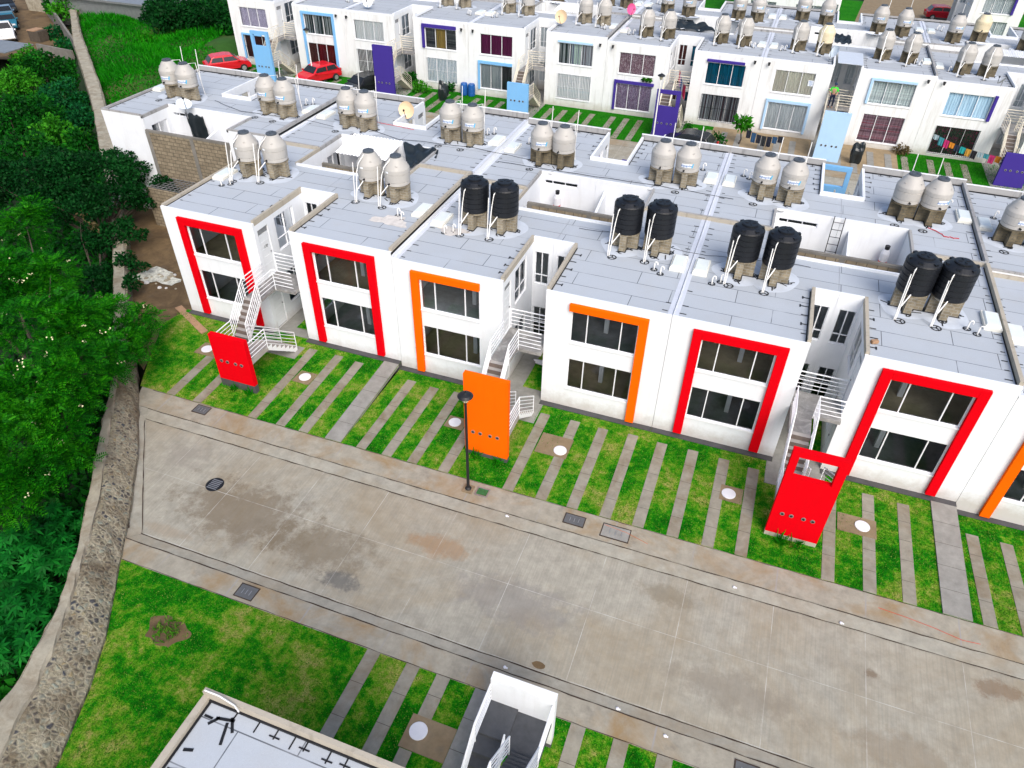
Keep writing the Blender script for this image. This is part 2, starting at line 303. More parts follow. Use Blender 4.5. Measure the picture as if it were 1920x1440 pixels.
# ------------------------------------------------------------------ mesh helpers
class MB:
    def __init__(s): s.v, s.f, s.k = [], [], []
    def poly(s, pts, mi=0):
        i = len(s.v); s.v += [tuple(p) for p in pts]; s.f.append(list(range(i, i+len(pts)))); s.k.append(mi); return s
    def box(s, x0, x1, y0, y1, z0, z1, mi=0, mat=None):
        P = [Vector((x, y, z)) for z in (z0, z1) for x, y in ((x0, y0), (x1, y0), (x1, y1), (x0, y1))]
        if mat is not None: P = [mat @ p for p in P]
        return s.hexa(P, mi)
    def hexa(s, P, mi=0):
        i = len(s.v); s.v += [tuple(p) for p in P]
        for q in ((3, 2, 1, 0), (4, 5, 6, 7), (0, 1, 5, 4), (1, 2, 6, 5), (2, 3, 7, 6), (3, 0, 4, 7)):
            s.f.append([i+k for k in q]); s.k.append(mi)
        return s
    def tube(s, pts, r, n=6, mi=0, cap=True):
        pts = [Vector(p) for p in pts]; rr = r if isinstance(r, (list, tuple)) else [r]*len(pts); rings = []
        for a, p in enumerate(pts):
            d = (pts[min(a+1, len(pts)-1)] - pts[max(a-1, 0)]).normalized()
            q = Vector((0, 0, 1)) if abs(d.z) < .9 else Vector((1, 0, 0))
            e1 = d.cross(q).normalized(); e2 = d.cross(e1); i = len(s.v)
            for k in range(n):
                t = 2*math.pi*k/n + math.pi/n
                s.v.append(tuple(p + (e1*math.cos(t) + e2*math.sin(t))*rr[a]))
            rings.append(i)
        for a in range(len(rings)-1):
            for k in range(n):
                s.f.append([rings[a]+k, rings[a]+(k+1) % n, rings[a+1]+(k+1) % n, rings[a+1]+k]); s.k.append(mi)
        if cap:
            s.f.append([rings[0]+k for k in range(n)]); s.k.append(mi); s.f.append([rings[-1]+k for k in range(n)]); s.k.append(mi)
        return s
    def lathe(s, prof, c=(0, 0, 0), n=24, mi=0, mat=None):
        rings = []
        for r, z in prof:
            i = len(s.v)
            for k in range(n):
                t = 2*math.pi*k/n; p = Vector((c[0]+r*math.cos(t), c[1]+r*math.sin(t), c[2]+z))
                s.v.append(tuple(mat @ p if mat is not None else p))
            rings.append(i)
        for a in range(len(rings)-1):
            for k in range(n):
                s.f.append([rings[a]+k, rings[a]+(k+1) % n, rings[a+1]+(k+1) % n, rings[a+1]+k]); s.k.append(mi)
        s.f.append([rings[-1]+k for k in range(n)]); s.k.append(mi); s.f.append([rings[0]+n-1-k for k in range(n)]); s.k.append(mi)
        return s
    def build(s, name, mats, parent=None, smooth=False, bevel=0, kind=None):
        if not s.v: return None
        me = bpy.data.meshes.new(name)
        off = Vector((0, 0, 0))
        if parent is not None: off = WL[parent.name]
        me.from_pydata([(x-off.x, y-off.y, z-off.z) for x, y, z in s.v], [], s.f)
        if not isinstance(mats, (list, tuple)): mats = [mats]
        for m in mats: me.materials.append(m)
        me.polygons.foreach_set('material_index', s.k)
        if smooth: me.polygons.foreach_set('use_smooth', [True]*len(me.polygons))
        bm = bmesh.new(); bm.from_mesh(me); bmesh.ops.recalc_face_normals(bm, faces=bm.faces); bm.to_mesh(me); bm.free()
        o = bpy.data.objects.new(name, me); COL.objects.link(o)
        if parent is not None: o.parent = parent
        if bevel:
            b = o.modifiers.new('bevel', 'BEVEL'); b.width = bevel; b.segments = 2; b.limit_method = 'ANGLE'
        WL[o.name] = off.copy()
        if kind: o['kind'] = kind
        return o
WL = {}
def tag(o, label, cat, group=None):
    o['label'] = label; o['category'] = cat
    if group: o['group'] = group
    return o
def thing(name, loc, label, cat, group=None):
    o = bpy.data.objects.new(name, None); COL.objects.link(o); o.location = loc; o.empty_display_size = .2
    WL[o.name] = Vector(loc); return tag(o, label, cat, group)
def dup(root, loc, rz, label, group=None):
    r = root.copy(); COL.objects.link(r); r.location = loc; r.rotation_euler = (0, 0, rz); r['label'] = label
    if group: r['group'] = group
    WL[r.name] = Vector(loc)
    for ch in list(root.children):
        c = ch.copy(); COL.objects.link(c); c.parent = r
        for g in list(ch.children):
            d = g.copy(); COL.objects.link(d); d.parent = c
    return r
def fast_mesh(name, V, F, mat, parent=None, kind=None):
    """V (n,3), F (m,4) numpy"""
    me = bpy.data.meshes.new(name); n, m, k = len(V), len(F), F.shape[1]
    off = np.array(WL[parent.name]) if parent is not None else np.zeros(3)
    me.vertices.add(n); me.vertices.foreach_set('co', (V-off).astype(np.float32).ravel())
    me.loops.add(m*k); me.loops.foreach_set('vertex_index', F.astype(np.int32).ravel())
    me.polygons.add(m); me.polygons.foreach_set('loop_start', np.arange(0, m*k, k, dtype=np.int32))
    me.update(calc_edges=True); me.materials.append(mat)
    o = bpy.data.objects.new(name, me); COL.objects.link(o)
    if parent is not None: o.parent = parent
    if kind: o['kind'] = kind
    WL[o.name] = Vector(off); return o

ORD = ['first', 'second', 'third', 'fourth', 'fifth', 'sixth', 'seventh', 'eighth', 'ninth', 'tenth', 'eleventh', 'twelfth']

# ------------------------------------------------------------------ walls, windows, houses
def wall(mb, p0, p1, inw, z0, z1, ops=(), depth=.12, mi=0):
    p0, p1, inw = Vector((*p0, 0)), Vector((*p1, 0)), Vector((*inw, 0)); d = p1-p0; Ln = d.length; d.normalize()
    ts = sorted({0., Ln, *[o[0] for o in ops], *[o[1] for o in ops]}); zs = sorted({z0, z1, *[o[2] for o in ops], *[o[3] for o in ops]})
    P = lambda t, z, n=0.: p0 + d*t + inw*n + Vector((0, 0, z))
    for a, b in zip(ts, ts[1:]):
        for c, e in zip(zs, zs[1:]):
            tm, zm = (a+b)/2, (c+e)/2
            if any(o[0] < tm < o[1] and o[2] < zm < o[3] for o in ops): continue
            mb.poly([P(a, c), P(b, c), P(b, e), P(a, e)], mi)
    for a, b, c, e in ops:
        mb.poly([P(a, c), P(b, c), P(b, c, depth), P(a, c, depth)], mi); mb.poly([P(a, e), P(b, e), P(b, e, depth), P(a, e, depth)], mi)
        mb.poly([P(a, c), P(a, e), P(a, e, depth), P(a, c, depth)], mi); mb.poly([P(b, c), P(b, e), P(b, e, depth), P(b, c, depth)], mi)
def slabbox(mb, p0, d, inw, t0, t1, n0, n1, z0, z1, mi=0):
    p0, d, inw = Vector((*p0[:2], 0)), Vector((*d[:2], 0)), Vector((*inw[:2], 0))
    mb.hexa([p0+d*t+inw*n+Vector((0, 0, z)) for z in (z0, z1) for t, n in ((t0, n0), (t1, n0), (t1, n1), (t0, n1))], mi)
def window(par, p0, p1, inw, o, fr=(), hbar=None, glass='glass', cur=None, grille=None, sill=True, fmat='alu'):
    t0, t1, z0, z1 = o; d = (Vector((*p1, 0))-Vector((*p0, 0))).normalized(); n0, n1 = .05, .10; g = .035
    mb = MB(); B = lambda a, b, c, e, na=n0, nb=n1: slabbox(mb, p0, d, inw, a, b, na, nb, c, e)
    B(t0+.002, t0+g, z0+.002, z1-.002); B(t1-g, t1-.002, z0+.002, z1-.002); B(t0+g, t1-g, z0+.002, z0+g); B(t0+g, t1-g, z1-g, z1-.002)
    for q in fr:
        tm = t0+(t1-t0)*q; B(tm-.02, tm+.02, z0+g, z1-g, n0-.008, n1)
    if hbar:
        zm = z0+(z1-z0)*hbar; B(t0+g, t1-g, zm-.018, zm+.018, n0+.004, n1-.004)
    if sill: B(t0-.04, t1+.04, z0-.06, z0-.002, -.05, .03)
    wo = mb.build('window', M[fmat], par); WL[wo.name] = WL[par.name]
    m2 = MB(); P = lambda t, z, n: Vector((*p0, 0))+d*t+Vector((*inw, 0))*n+Vector((0, 0, z))
    m2.poly([P(t0+.03, z0+.03, .078), P(t1-.03, z0+.03, .078), P(t1-.03, z1-.03, .078), P(t0+.03, z1-.03, .078)])
    m2.build('pane', M['clearglass' if cur and glass == 'glass' else glass], wo)
    if cur:
        if not isinstance(cur, (list, tuple)): cur = [cur]
        k = len(cur)
        for i, c in enumerate(cur):
            m3 = MB(); a, b = t0+(t1-t0)*i/k+.01, t0+(t1-t0)*(i+1)/k-.01; ns = max(10, int((b-a)*16))
            for j in range(ns):
                ta, tb = a+(b-a)*j/ns, a+(b-a)*(j+1)/ns
                fa, fb = .17+.03*math.sin(ta*38+i)+.012*math.sin(ta*91), .17+.03*math.sin(tb*38+i)+.012*math.sin(tb*91)
                m3.poly([P(ta, z0+.02, fa), P(tb, z0+.02, fb), P(tb, z1-.02, fb), P(ta, z1-.02, fa)])
            m3.build('curtain', CUR[c], wo)  # the dark kind is no cloth but painted room shade behind the pane
    if grille:
        m4 = MB(); sp = .13; k = int((t1-t0)/sp); off = -.05
        for i in range(k+1):
            t = t0+(t1-t0)*i/k; m4.tube([P(t, z0-.02, off), P(t, z1+.02, off)], .015, 4)
        for zz in (z0, (z0+z1)/2, z1): m4.tube([P(t0-.02, zz, off), P(t1+.02, zz, off)], .013, 4)
        m4.build('grille', M[grille], wo)
    return wo

W_, G_, GD = 4.752, 1.758, 3.70
def tar_strokes(mb, x, y, z, n, spread, seed):
    rn = random.Random(seed)
    for i in range(n):
        a = rn.random()*6.28; L_ = .14+.18*rn.random(); cx, cy = x+rn.uniform(-spread, spread), y+rn.uniform(-spread, spread)
        mb.box(-L_, L_, -.024, .024, z, z+.006, 0, Matrix.Translation((cx, cy, 0)) @ Matrix.Rotation(a, 4, 'Z'))
def tar_ring(mb, x, y, z, r=.16, spokes=3, rot=0., part=1.):
    n = 14
    for k in range(int(n*part)):
        a, b = rot+2*math.pi*k/n, rot+2*math.pi*(k+1)/n
        mb.poly([(x+(r-.026)*math.cos(a), y+(r-.026)*math.sin(a), z+.005), (x+(r+.026)*math.cos(a), y+(r+.026)*math.sin(a), z+.005), (x+(r+.026)*math.cos(b), y+(r+.026)*math.sin(b), z+.005), (x+(r-.026)*math.cos(b), y+(r-.026)*math.sin(b), z+.005)])
    for k in range(spokes):
        mb.box(0, r, -.022, .022, z, z+.007, 0, Matrix.Translation((x, y, 0)) @ Matrix.Rotation(rot+k*2.09, 4, 'Z'))

def house(label, xj, s, yf, f, z0, H=5.4, w=W_, gw=G_, gd=GD, white='white', roof='roof', up=None, low=None, surr=(), smat='red',
          floors=('floor_a', 'floor_b'), glass='glass', grille=(None, None), sides=True, tanks=(), ped='pedestal', step_kerb=False,
          gap_kerb='coping', front_par=0., group=None, extra_end=False, rearwin=False, bargs=None, rear=True, seed=0, sky=True, wingwin=False, skylow=0, gapcur=None, end_kerb=False):
    hs = thing('row_house', (xj+s*w/2, yf+f*4.2, z0), label, 'house', group)
    Y = lambda v: yf+f*v
    X = lambda u: xj+s*u
    e = .007; q = (s, f)
    P = lambda u, v: (X(u), Y(v))
    rs, zr = z0+H-.06, z0+H
    # front wall, measured from the left corner in the picture
    fl = e if (s*f > 0) else w
    f0, f1 = (P(e, 0), P(w, 0)) if s > 0 else (P(w, 0), P(e, 0))
    wl = 1.18 if s > 0 else w-3.71
    ops = [(wl, wl+2.58, z0+1.02, z0+2.5), (wl, wl+2.58, z0+3.32, z0+4.76)]
    if w > 4.9: wl = 1.05; ops = [(wl, wl+2.8, z0+.52, z0+2.46), (wl, wl+2.8, z0+3.20, z0+4.75)]
    mb = MB(); inF = (0, f)
    wall(mb, f0, f1, inF, z0-.4, zr, ops)
    inS = (-s, 0)
    sops = []
    if sides:
        sops = [(.22, .95, z0+2.71, z0+5.0), (1.44, 2.86, z0+3.45, z0+5.05), (.22, .95, z0+.02, z0+2.15), (1.44, 2.86, z0+.7, z0+2.3)]
    wall(mb, P(w, 0), P(w, gd), inS, z0-.4, zr, sops)
    bo = [(.08, .70, z0+3.29, z0+4.84), (.08, .70, z0+.55, z0+2.1)] if sides else []
    wall(mb, P(w, gd), P(w+gw/2-.004, gd), (0, f), z0-.4, zr, bo)
    rw = [(.9, 2.6, z0+4.82, z0+5.03)] if rearwin else []
    wall(mb, P(w+gw/2-.004, 6.3), P(2.85, 6.3), (0, -f), z0-.4, zr, rw)
    ww = [(.40, 1.6, z0+3.65, z0+4.75)] if wingwin else []
    wall(mb, P(2.85, 6.3), P(2.85, 8.39), inS, z0-.4, zr, ww)
    wall(mb, P(2.85, 8.39), P(e, 8.39), (0, -f), z0-.4, zr)
    wall(mb, P(e, 8.39), P(e, 0), (s, 0), z0-.4, zr)
    if extra_end: wall(mb, P(w+gw/2, gd), P(w+gw/2, 6.3), inS, z0-.4, zr)
    mb.build('wall', M[white], hs)
    # rooms behind the glass
    if sides or glass == 'glass':
        rm = MB()
        for k, zz in enumerate((z0+.03, z0+2.66)):
            fm = MB(); fm.box(min(X(.05), X(w-.02)), max(X(.05), X(w-.02)), min(Y(.14), Y(3.4)), max(Y(.14), Y(3.4)), zz-.1, zz); fm.build('floor', M[floors[k]], hs)
        cm = MB(); a, b = sorted((X(.05), X(w-.02))); c, d = sorted((Y(3.4), Y(3.5))); cm.box(a, b, c, d, z0, z0+H-.2)
        a, b = sorted((X(w*.55), X(w*.55+.18))); c, d = sorted((Y(2.0), Y(2.18))); cm.box(a, b, c, d, z0+.04, z0+H-.2)
        cm.build('partition', M['inner'], hs)
    # windows
    cu, cl = (up, low)
    fr = (.33, .67) if white == 'white_old' else ((.245, .755))
    window(hs, f0, f1, inF, ops[0], fr, None, glass, cl, grille[0]); window(hs, f0, f1, inF, ops[1], fr, None, glass, cu, grille[1])
    if sides:
        window(hs, P(w, 0), P(w, gd), inS, sops[1], (.5,), .33, glass, gapcur, None, False); window(hs, P(w, 0), P(w, gd), inS, sops[3], (.5,), .33, glass, gapcur, None, False)
        for so_ in (sops[0], sops[2]):
            dm = MB(); d_ = Vector((0, f, 0)); top = so_[3]-(.28 if so_ is sops[0] else .0)
            slabbox(dm, P(w, 0), d_, inS, so_[0]+.004, so_[1]-.004, .04, .09, so_[2]+.01, top)
            for kk in range(5): slabbox(dm, P(w, 0), d_, inS, so_[0]+.1, so_[1]-.1, .032, .04, so_[2]+.2+.36*kk, so_[2]+.225+.36*kk)
            do = dm.build('door', M['door'], hs); WL[do.name] = WL[hs.name]
            hm = MB(); slabbox(hm, P(w, 0), d_, inS, so_[1]-.12, so_[1]-.07, .0, .04, so_[2]+1.0, so_[2]+1.06); hm.build('handle', M['metal'], do)
            if so_ is sops[0]:
                tm = MB(); slabbox(tm, P(w, 0), d_, inS, so_[0]+.05, so_[1]-.05, .05, .06, top+.03, so_[3]-.03); tm.build('transom', M['floor_a'], do)
        window(hs, P(w, gd), P(w+gw/2, gd), (0, f), bo[0], (.5,), .28, glass, gapcur, None, False); window(hs, P(w, gd), P(w+gw/2, gd), (0, f), bo[1], (.5,), .5, glass, gapcur, None, False)
    if rearwin: window(hs, P(w+gw/2-.004, 6.3), P(2.85, 6.3), (0, -f), rw[0], (.38, .76), None, 'glass', 'dark', None, False)
    if wingwin: window(hs, P(2.85, 6.3), P(2.85, 8.39), inS, ww[0], (.5,), None, 'glass', 'dark', None, False)
    # coloured surround
    if surr:
        sm = MB(); dd = (Vector((*f1, 0))-Vector((*f0, 0))).normalized()
        for t0, t1, za, zb in surr: slabbox(sm, f0, dd, inF, t0, t1, -.15, -.001, z0+za, z0+zb)
        sm.build('window_surround', M[smat], hs, bevel=.012)
    # roof
    rmB = MB(); rmB.poly([(*P(u, v), rs) for u, v in ((e, .01), (w-.01, .01), (w-.01, gd), (w+gw/2-.004, gd), (w+gw/2-.004, 6.29), (2.84, 6.29), (2.84, 8.38), (e, 8.38))])
    if sky:
        a, b = sorted((X(e), X(.20))); c, d = sorted((Y(.13), Y(8.3))); rmB.box(a, b, c, d, rs+.001, rs+.016, 1)
    for it, (tx, ty) in enumerate(tanks):
        rq = random.Random(tx); ph = rq.random()*6
        rmB.poly([(tx+.98*math.cos(a)*(1+.10*math.sin(3*a+ph)), ty+.95*math.sin(a)*(1+.12*math.sin(2*a+ph)), rs+.0025+.0018*it) for a in [k*2*math.pi/26 for k in range(26)]], 2)
    ro = rmB.build('roof', [M[roof], M['patch'], M['spray']], hs); WL[ro.name] = WL[hs.name]
    KM = [M['coping'] if gap_kerb == 'coping' else M['coping_old'], M['white'] if front_par < .1 else M['coping' if gap_kerb == 'coping' else 'coping_old'], M['white']]
    def kerb(u0, u1, v0, v1, h, mi=0):
        a, b = sorted((X(u0), X(u1))); c, d = sorted((Y(v0), Y(v1))); pm = MB(); pm.box(a, b, c, d, rs-.05, zr+h, mi)
        pm.build('parapet', KM, hs)
    fp = front_par
    kerb(e, w+.004, -.004, .10, fp+.015, 1)
    kh = .13 if gap_kerb != 'none' else .012
    kerb(w-.12, w+.004, .10, gd+.1, kh, 0 if gap_kerb == 'coping' else 2)
    kerb(w+.004, w+gw/2-.004, gd-.004, gd+.10, kh, 2)
    kerb(2.85, w+gw/2-.004, 6.20, 6.304, .04, 2); kerb(2.75, 2.854, 6.304, 8.39, .05, 0); kerb(e, 2.75, 8.29, 8.386, .09, 0)
    if fp > .2 and gap_kerb == 'old':
        a, b = sorted((X(e-.004), X(w+.008))); c, d = sorted((Y(-.012), Y(.09))); pm = MB(); pm.box(a, b, c, d, zr+fp+.017, zr+fp+.045, 2); pm.build('parapet', KM, hs)
    if step_kerb: kerb(e, .14, .10, 8.29, .16, 0)
    if end_kerb: kerb(e-.02, .13, .10, 8.29, .07, 0)
    if extra_end == 'out': kerb(w+gw/2-.1, w+gw/2+.004, gd+.1, 6.2, .08, 0)
    # tar marks
    tb = MB(); rn = random.Random(seed+int(xj*7)+int(yf*3)); zt = rs+.006
    for v in np.arange(.7, gd, .62):
        x = X(w-.26); L_ = rn.uniform(.08, .2); tb.box(x-L_, x+L_, Y(v)-.026, Y(v)+.026, zt, zt+.006)
        if rn.random() < .6: tb.box(x-.026-s*L_, x+.026-s*L_, Y(v)-.09, Y(v)+.09, zt, zt+.007)
    a, b = sorted((X(w-.165), X(w-.118))); c, d = sorted((Y(.1), Y(gd))); tb.box(a, b, c, d, zt, zt+.008)
    if step_kerb or end_kerb:
        a, b = sorted((X(.135), X(.19))); c, d = sorted((Y(.1), Y(8.2))); tb.box(a, b, c, d, zt+.012, zt+.022)
    for v in np.arange(.4, 8.1, .55):
        if rn.random() < .75:
            x = X(.30+.05*rn.random()); L_ = rn.uniform(.06, .14); tb.box(x-L_, x+L_, Y(v)-.024, Y(v)+.024, zt, zt+.006)
    if front_par > .1:
        a, b = sorted((X(.1), X(w-.1))); c, d = sorted((Y(.10), Y(.14))); tb.box(a, b, c, d, zt, zt+.05)
        for u in np.arange(.4, w-.3, .42):
            if rn.random() < .42: continue
            u += rn.uniform(-.15, .15)
            L_ = rn.uniform(.06, .2); a, b = sorted((X(u), X(u+.03))); c, d = sorted((Y(.12), Y(.12+L_*1.4))); tb.box(a, b, c, d, zt, zt+.007)
            if rn.random() < .5:
                a, b = sorted((X(u-.1), X(u+.14))); c, d = sorted((Y(.12+L_), Y(.15+L_))); tb.box(a, b, c, d, zt, zt+.008)
    for tx, ty in tanks:
        for dx, dy in ((-.58, 0), (.58, 0), (0, -.6), (.1, .58)):
            tar_ring(tb, tx+dx, ty+dy, zt, .13, 2, rn.random()*6, rn.uniform(.5, .9))
            tar_strokes(tb, tx+dx, ty+dy, zt, 1, .06, rn.random())
        tar_strokes(tb, tx, ty, zt, 2, .5, rn.random())
        for (a, b) in ((.60, .17), (.17, .60)): tb.box(tx-a, tx+a, ty-b, ty+b, zt-.001, zt+.012)
        tar_ring(tb, tx-.25, ty-1.15, zt, .17, 3, rn.random()*6)
    for k in range(2):
        tar_ring(tb, X(1.0+.3*k), Y(2.9+.25*k), zt, .12, 3, k)
    ts = tb.build('tar_seal', M['tar'], hs); ts['kind'] = 'stuff'
    # brick pedestals built on the roof
    for tx, ty in tanks:
        pb = MB(); zz = rs; hgt = .70
        pb.box(tx-.55, tx+.55, ty-.13, ty+.13, zz, zz+hgt); pb.box(tx-.13, tx+.13, ty-.55, ty-.131, zz, zz+hgt); pb.box(tx-.13, tx+.13, ty+.131, ty+.55, zz, zz+hgt)
        pb.lathe([(.57, hgt+.001), (.57, hgt+.05)], (tx, ty, zz), 20)
        pb.build('tank_pedestal', M[ped], hs)
    # skylights beside the joint, plastic vents
    if sky:
        sb = MB(); u0, u1, v0, v1 = .16, .74, 3.3, 4.5
        if skylow: v0, v1 = v0-.35*skylow, v1-.35*skylow
        a, b = sorted((X(u0), X(u1))); c, d = sorted((Y(v0), Y(v1)))
        sb.box(a, b, c, d, rs, rs+.13); sk = sb.build('skylight', M['domeframe'], hs, bevel=.01); WL[sk.name] = WL[hs.name]
        db = MB(); cx, cy = (a+b)/2, (c+d)/2
        for i in range(3):
            h0, h1 = i/3, (i+1)/3
            sc0, sc1 = .86-.12*h0**2, .86-.12*h1**2
            P8 = [Vector((cx+sx*(b-a)/2*k, cy+sy*(d-c)/2*k, rs+.132+.07*h)) for k, h in ((sc0, h0), (sc1, h1)) for sx, sy in ((-1, -1), (1, -1), (1, 1), (-1, 1))]
            db.hexa(P8)
        db.build('dome', M['dome'], sk)
    for k in range(2):
        vb = MB(); x, y = X(1.0+.3*k), Y(2.9+.25*k)
        pts = [(x, y, rs), (x, y, rs+.30)] + [(x+.06-.06*math.cos(t), y, rs+.30+.06*math.sin(t)) for t in (.8, 1.57, 2.4, 3.14)] + [(x+.12, y, rs+.24)]
        vb.tube(pts, .028, 6); vb.build('vent_pipe', M['pvc'], hs)
    return hs

# ------------------------------------------------------------------ stairs in the gaps
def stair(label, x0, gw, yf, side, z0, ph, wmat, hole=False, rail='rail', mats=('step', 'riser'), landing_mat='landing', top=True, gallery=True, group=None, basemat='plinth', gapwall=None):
    """side=+1: the facade looks to -y; -1: to +y"""
    def Q(a, b, z): return Vector((x0+a, yf-b, z0+z)) if side > 0 else Vector((x0+gw-a, yf+b, z0+z))
    st = thing('staircase', Q(gw/2, 2.6, 0), label, 'staircase', group)
    def bx(mb, a0, a1, b0, b1, za, zb, mi=0): mb.hexa([Q(a, b, z) for z in (za, zb) for a, b in ((a0, b0), (a1, b0), (a1, b1), (a0, b1))], mi)
    def flight(name, a0, a1, bs, be, zs, ze, n):
        mb = MB(); db, dz = (be-bs)/n, (ze-zs)/n; th = .16; pl = []
        for i in range(n):
            b_, z_ = bs+db*i, zs+dz*i
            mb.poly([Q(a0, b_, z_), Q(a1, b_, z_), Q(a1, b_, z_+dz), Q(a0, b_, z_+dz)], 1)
            mb.poly([Q(a0, b_, z_+dz), Q(a1, b_, z_+dz), Q(a1, b_+db, z_+dz), Q(a0, b_+db, z_+dz)], 0)
            for a in (a0, a1):
                mb.poly([Q(a, b_, z_+dz), Q(a, b_+db, z_+dz), Q(a, b_+db, z_+dz-th), Q(a, b_, z_-th+.02)], 2)
        mb.poly([Q(a0, bs, zs-th+.02), Q(a1, bs, zs-th+.02), Q(a1, be, ze-th), Q(a0, be, ze-th)], 2)
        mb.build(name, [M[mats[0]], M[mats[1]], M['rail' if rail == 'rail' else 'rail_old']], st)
    hl = 1.35
    flight('lower_flight', .95, gw-.04, .9, 2.7, -.0, hl, 7); flight('upper_flight', .04, .76, 2.7, 1.45, hl, 2.7, 7)
    lb = MB(); bx(lb, .04, gw-.04, 2.7, 3.8, hl-.14, hl-.002); bx(lb, .95, gw-.04, 2.9, 3.8, hl-.002, hl+.10); lb.build('landing', M[mats[0]], st)
    if gallery:
        gb = MB(); bx(gb, .01, .76, -.95, 1.45, 2.56, 2.698); bx(gb, .76, gw-.01, -.95, .35, 2.56, 2.698); gb.build('gallery', M[landing_mat], st)
    def railing(pts, ends=(1, 1)):
        mb = MB()
        for k, hh in enumerate((.92, .74, .56, .38, .20)):
            mb.tube([Q(a, b, z+hh) for a, b, z in pts], .026 if k == 0 else .016, 5)
        for i, (a, b, z) in enumerate(pts):
            if (i == 0 and not ends[0]) or (i == len(pts)-1 and not ends[1]): continue
            mb.tube([Q(a, b, z-.08), Q(a, b, z+.92)], .02, 5)
        mb.build('railing', M[rail], st)
    railing([(.05, 3.78, hl), (.05, 2.7, hl), (.05, 1.45, 2.7), (.05, .02, 2.7)], (0, 0))
    railing([(.80, 2.7, hl), (.80, 1.45, 2.7), (.80, .36, 2.7), (gw-.02, .36, 2.7)], (1, 0))
    railing([(gw-.05, 3.78, hl), (gw-.05, 2.7, hl), (gw-.05, .9, .0)], (0, 1)); railing([(.93, 2.7, hl), (.93, .9, .0)])
    if gallery: railing([(.02, -.93, 2.7), (gw-.02, -.93, 2.7)], (1, 1))
    wb = MB(); a0, a1, b0, b1 = .0, gw-.04, 3.8, 4.02
    if hole:
        ha, hb, hz0, hz1 = a0+.24, a1-.28, ph-1.14, ph-.24
        bx(wb, a0, a1, b0, b1, .2, hz0); bx(wb, a0, ha, b0, b1, hz0, hz1); bx(wb, hb, a1, b0, b1, hz0, hz1); bx(wb, a0, a1, b0, b1, hz1, ph)
    else: bx(wb, a0, a1, b0, b1, .2, ph)
    wo = wb.build('stair_wall', M[wmat], st); WL[wo.name] = WL[st.name]
    pb = MB(); bx(pb, a0+.004, a1-.004, b0+.004, b1-.004, -.3, .2); pb.build('wall_base', M[basemat], st)
    for k, t in enumerate((.20, .37, .60, .77)):
        mb = MB(); c = Q(a0+(a1-a0)*t, b1+.004, 1.2); dr = Vector((0, -1, 0))*side
        mt = Matrix.Translation(c) @ Matrix.Rotation(R(90)*side, 4, 'X')
        mb.lathe([(.075, -.01), (.075, .02), (.055, .022)], (0, 0, 0), 14, 0, mt); mb.lathe([(.045, .0), (.045, .026)], (0, 0, 0), 10, 1, mt)
        mb.build('meter_port', [M['metal'], M['tar']], wo)
    return st

# ------------------------------------------------------------------ water tanks
def text_mesh(txt, size):
    c = bpy.data.curves.new('lettering', 'FONT'); c.body = txt; c.size = size; c.align_x = 'CENTER'; c.align_y = 'CENTER'; c.resolution_u = 2; c.shear = .25; c.offset = size*.012
    o = bpy.data.objects.new('lettering', c); COL.objects.link(o); dg = bpy.context.evaluated_depsgraph_get()
    me = bpy.data.meshes.new_from_object(o.evaluated_get(dg)); v = [tuple(x.co) for x in me.vertices]; fs = [list(p.vertices) for p in me.polygons]
    bpy.data.objects.remove(o); bpy.data.meshes.remove(me); return v, fs
def bend(mb, v, fs, r, z, ang, mi=0):
    i = len(mb.v)
    for x, y, _ in v:
        t = ang + x/r; mb.v.append((r*math.cos(t), r*math.sin(t), z+y))
    for q in fs: mb.f.append([i+k for k in q]); mb.k.append(mi)
def band(mb, r, z0, z1, a0, a1, n=12, mi=0, slant=0.):
    for k in range(n):
        a, b = a0+(a1-a0)*k/n, a0+(a1-a0)*(k+1)/n
        mb.poly([(r*math.cos(a), r*math.sin(a), z0), (r*math.cos(b), r*math.sin(b), z0), (r*math.cos(b+slant), r*math.sin(b+slant), z1), (r*math.cos(a+slant), r*math.sin(a+slant), z1)], mi)
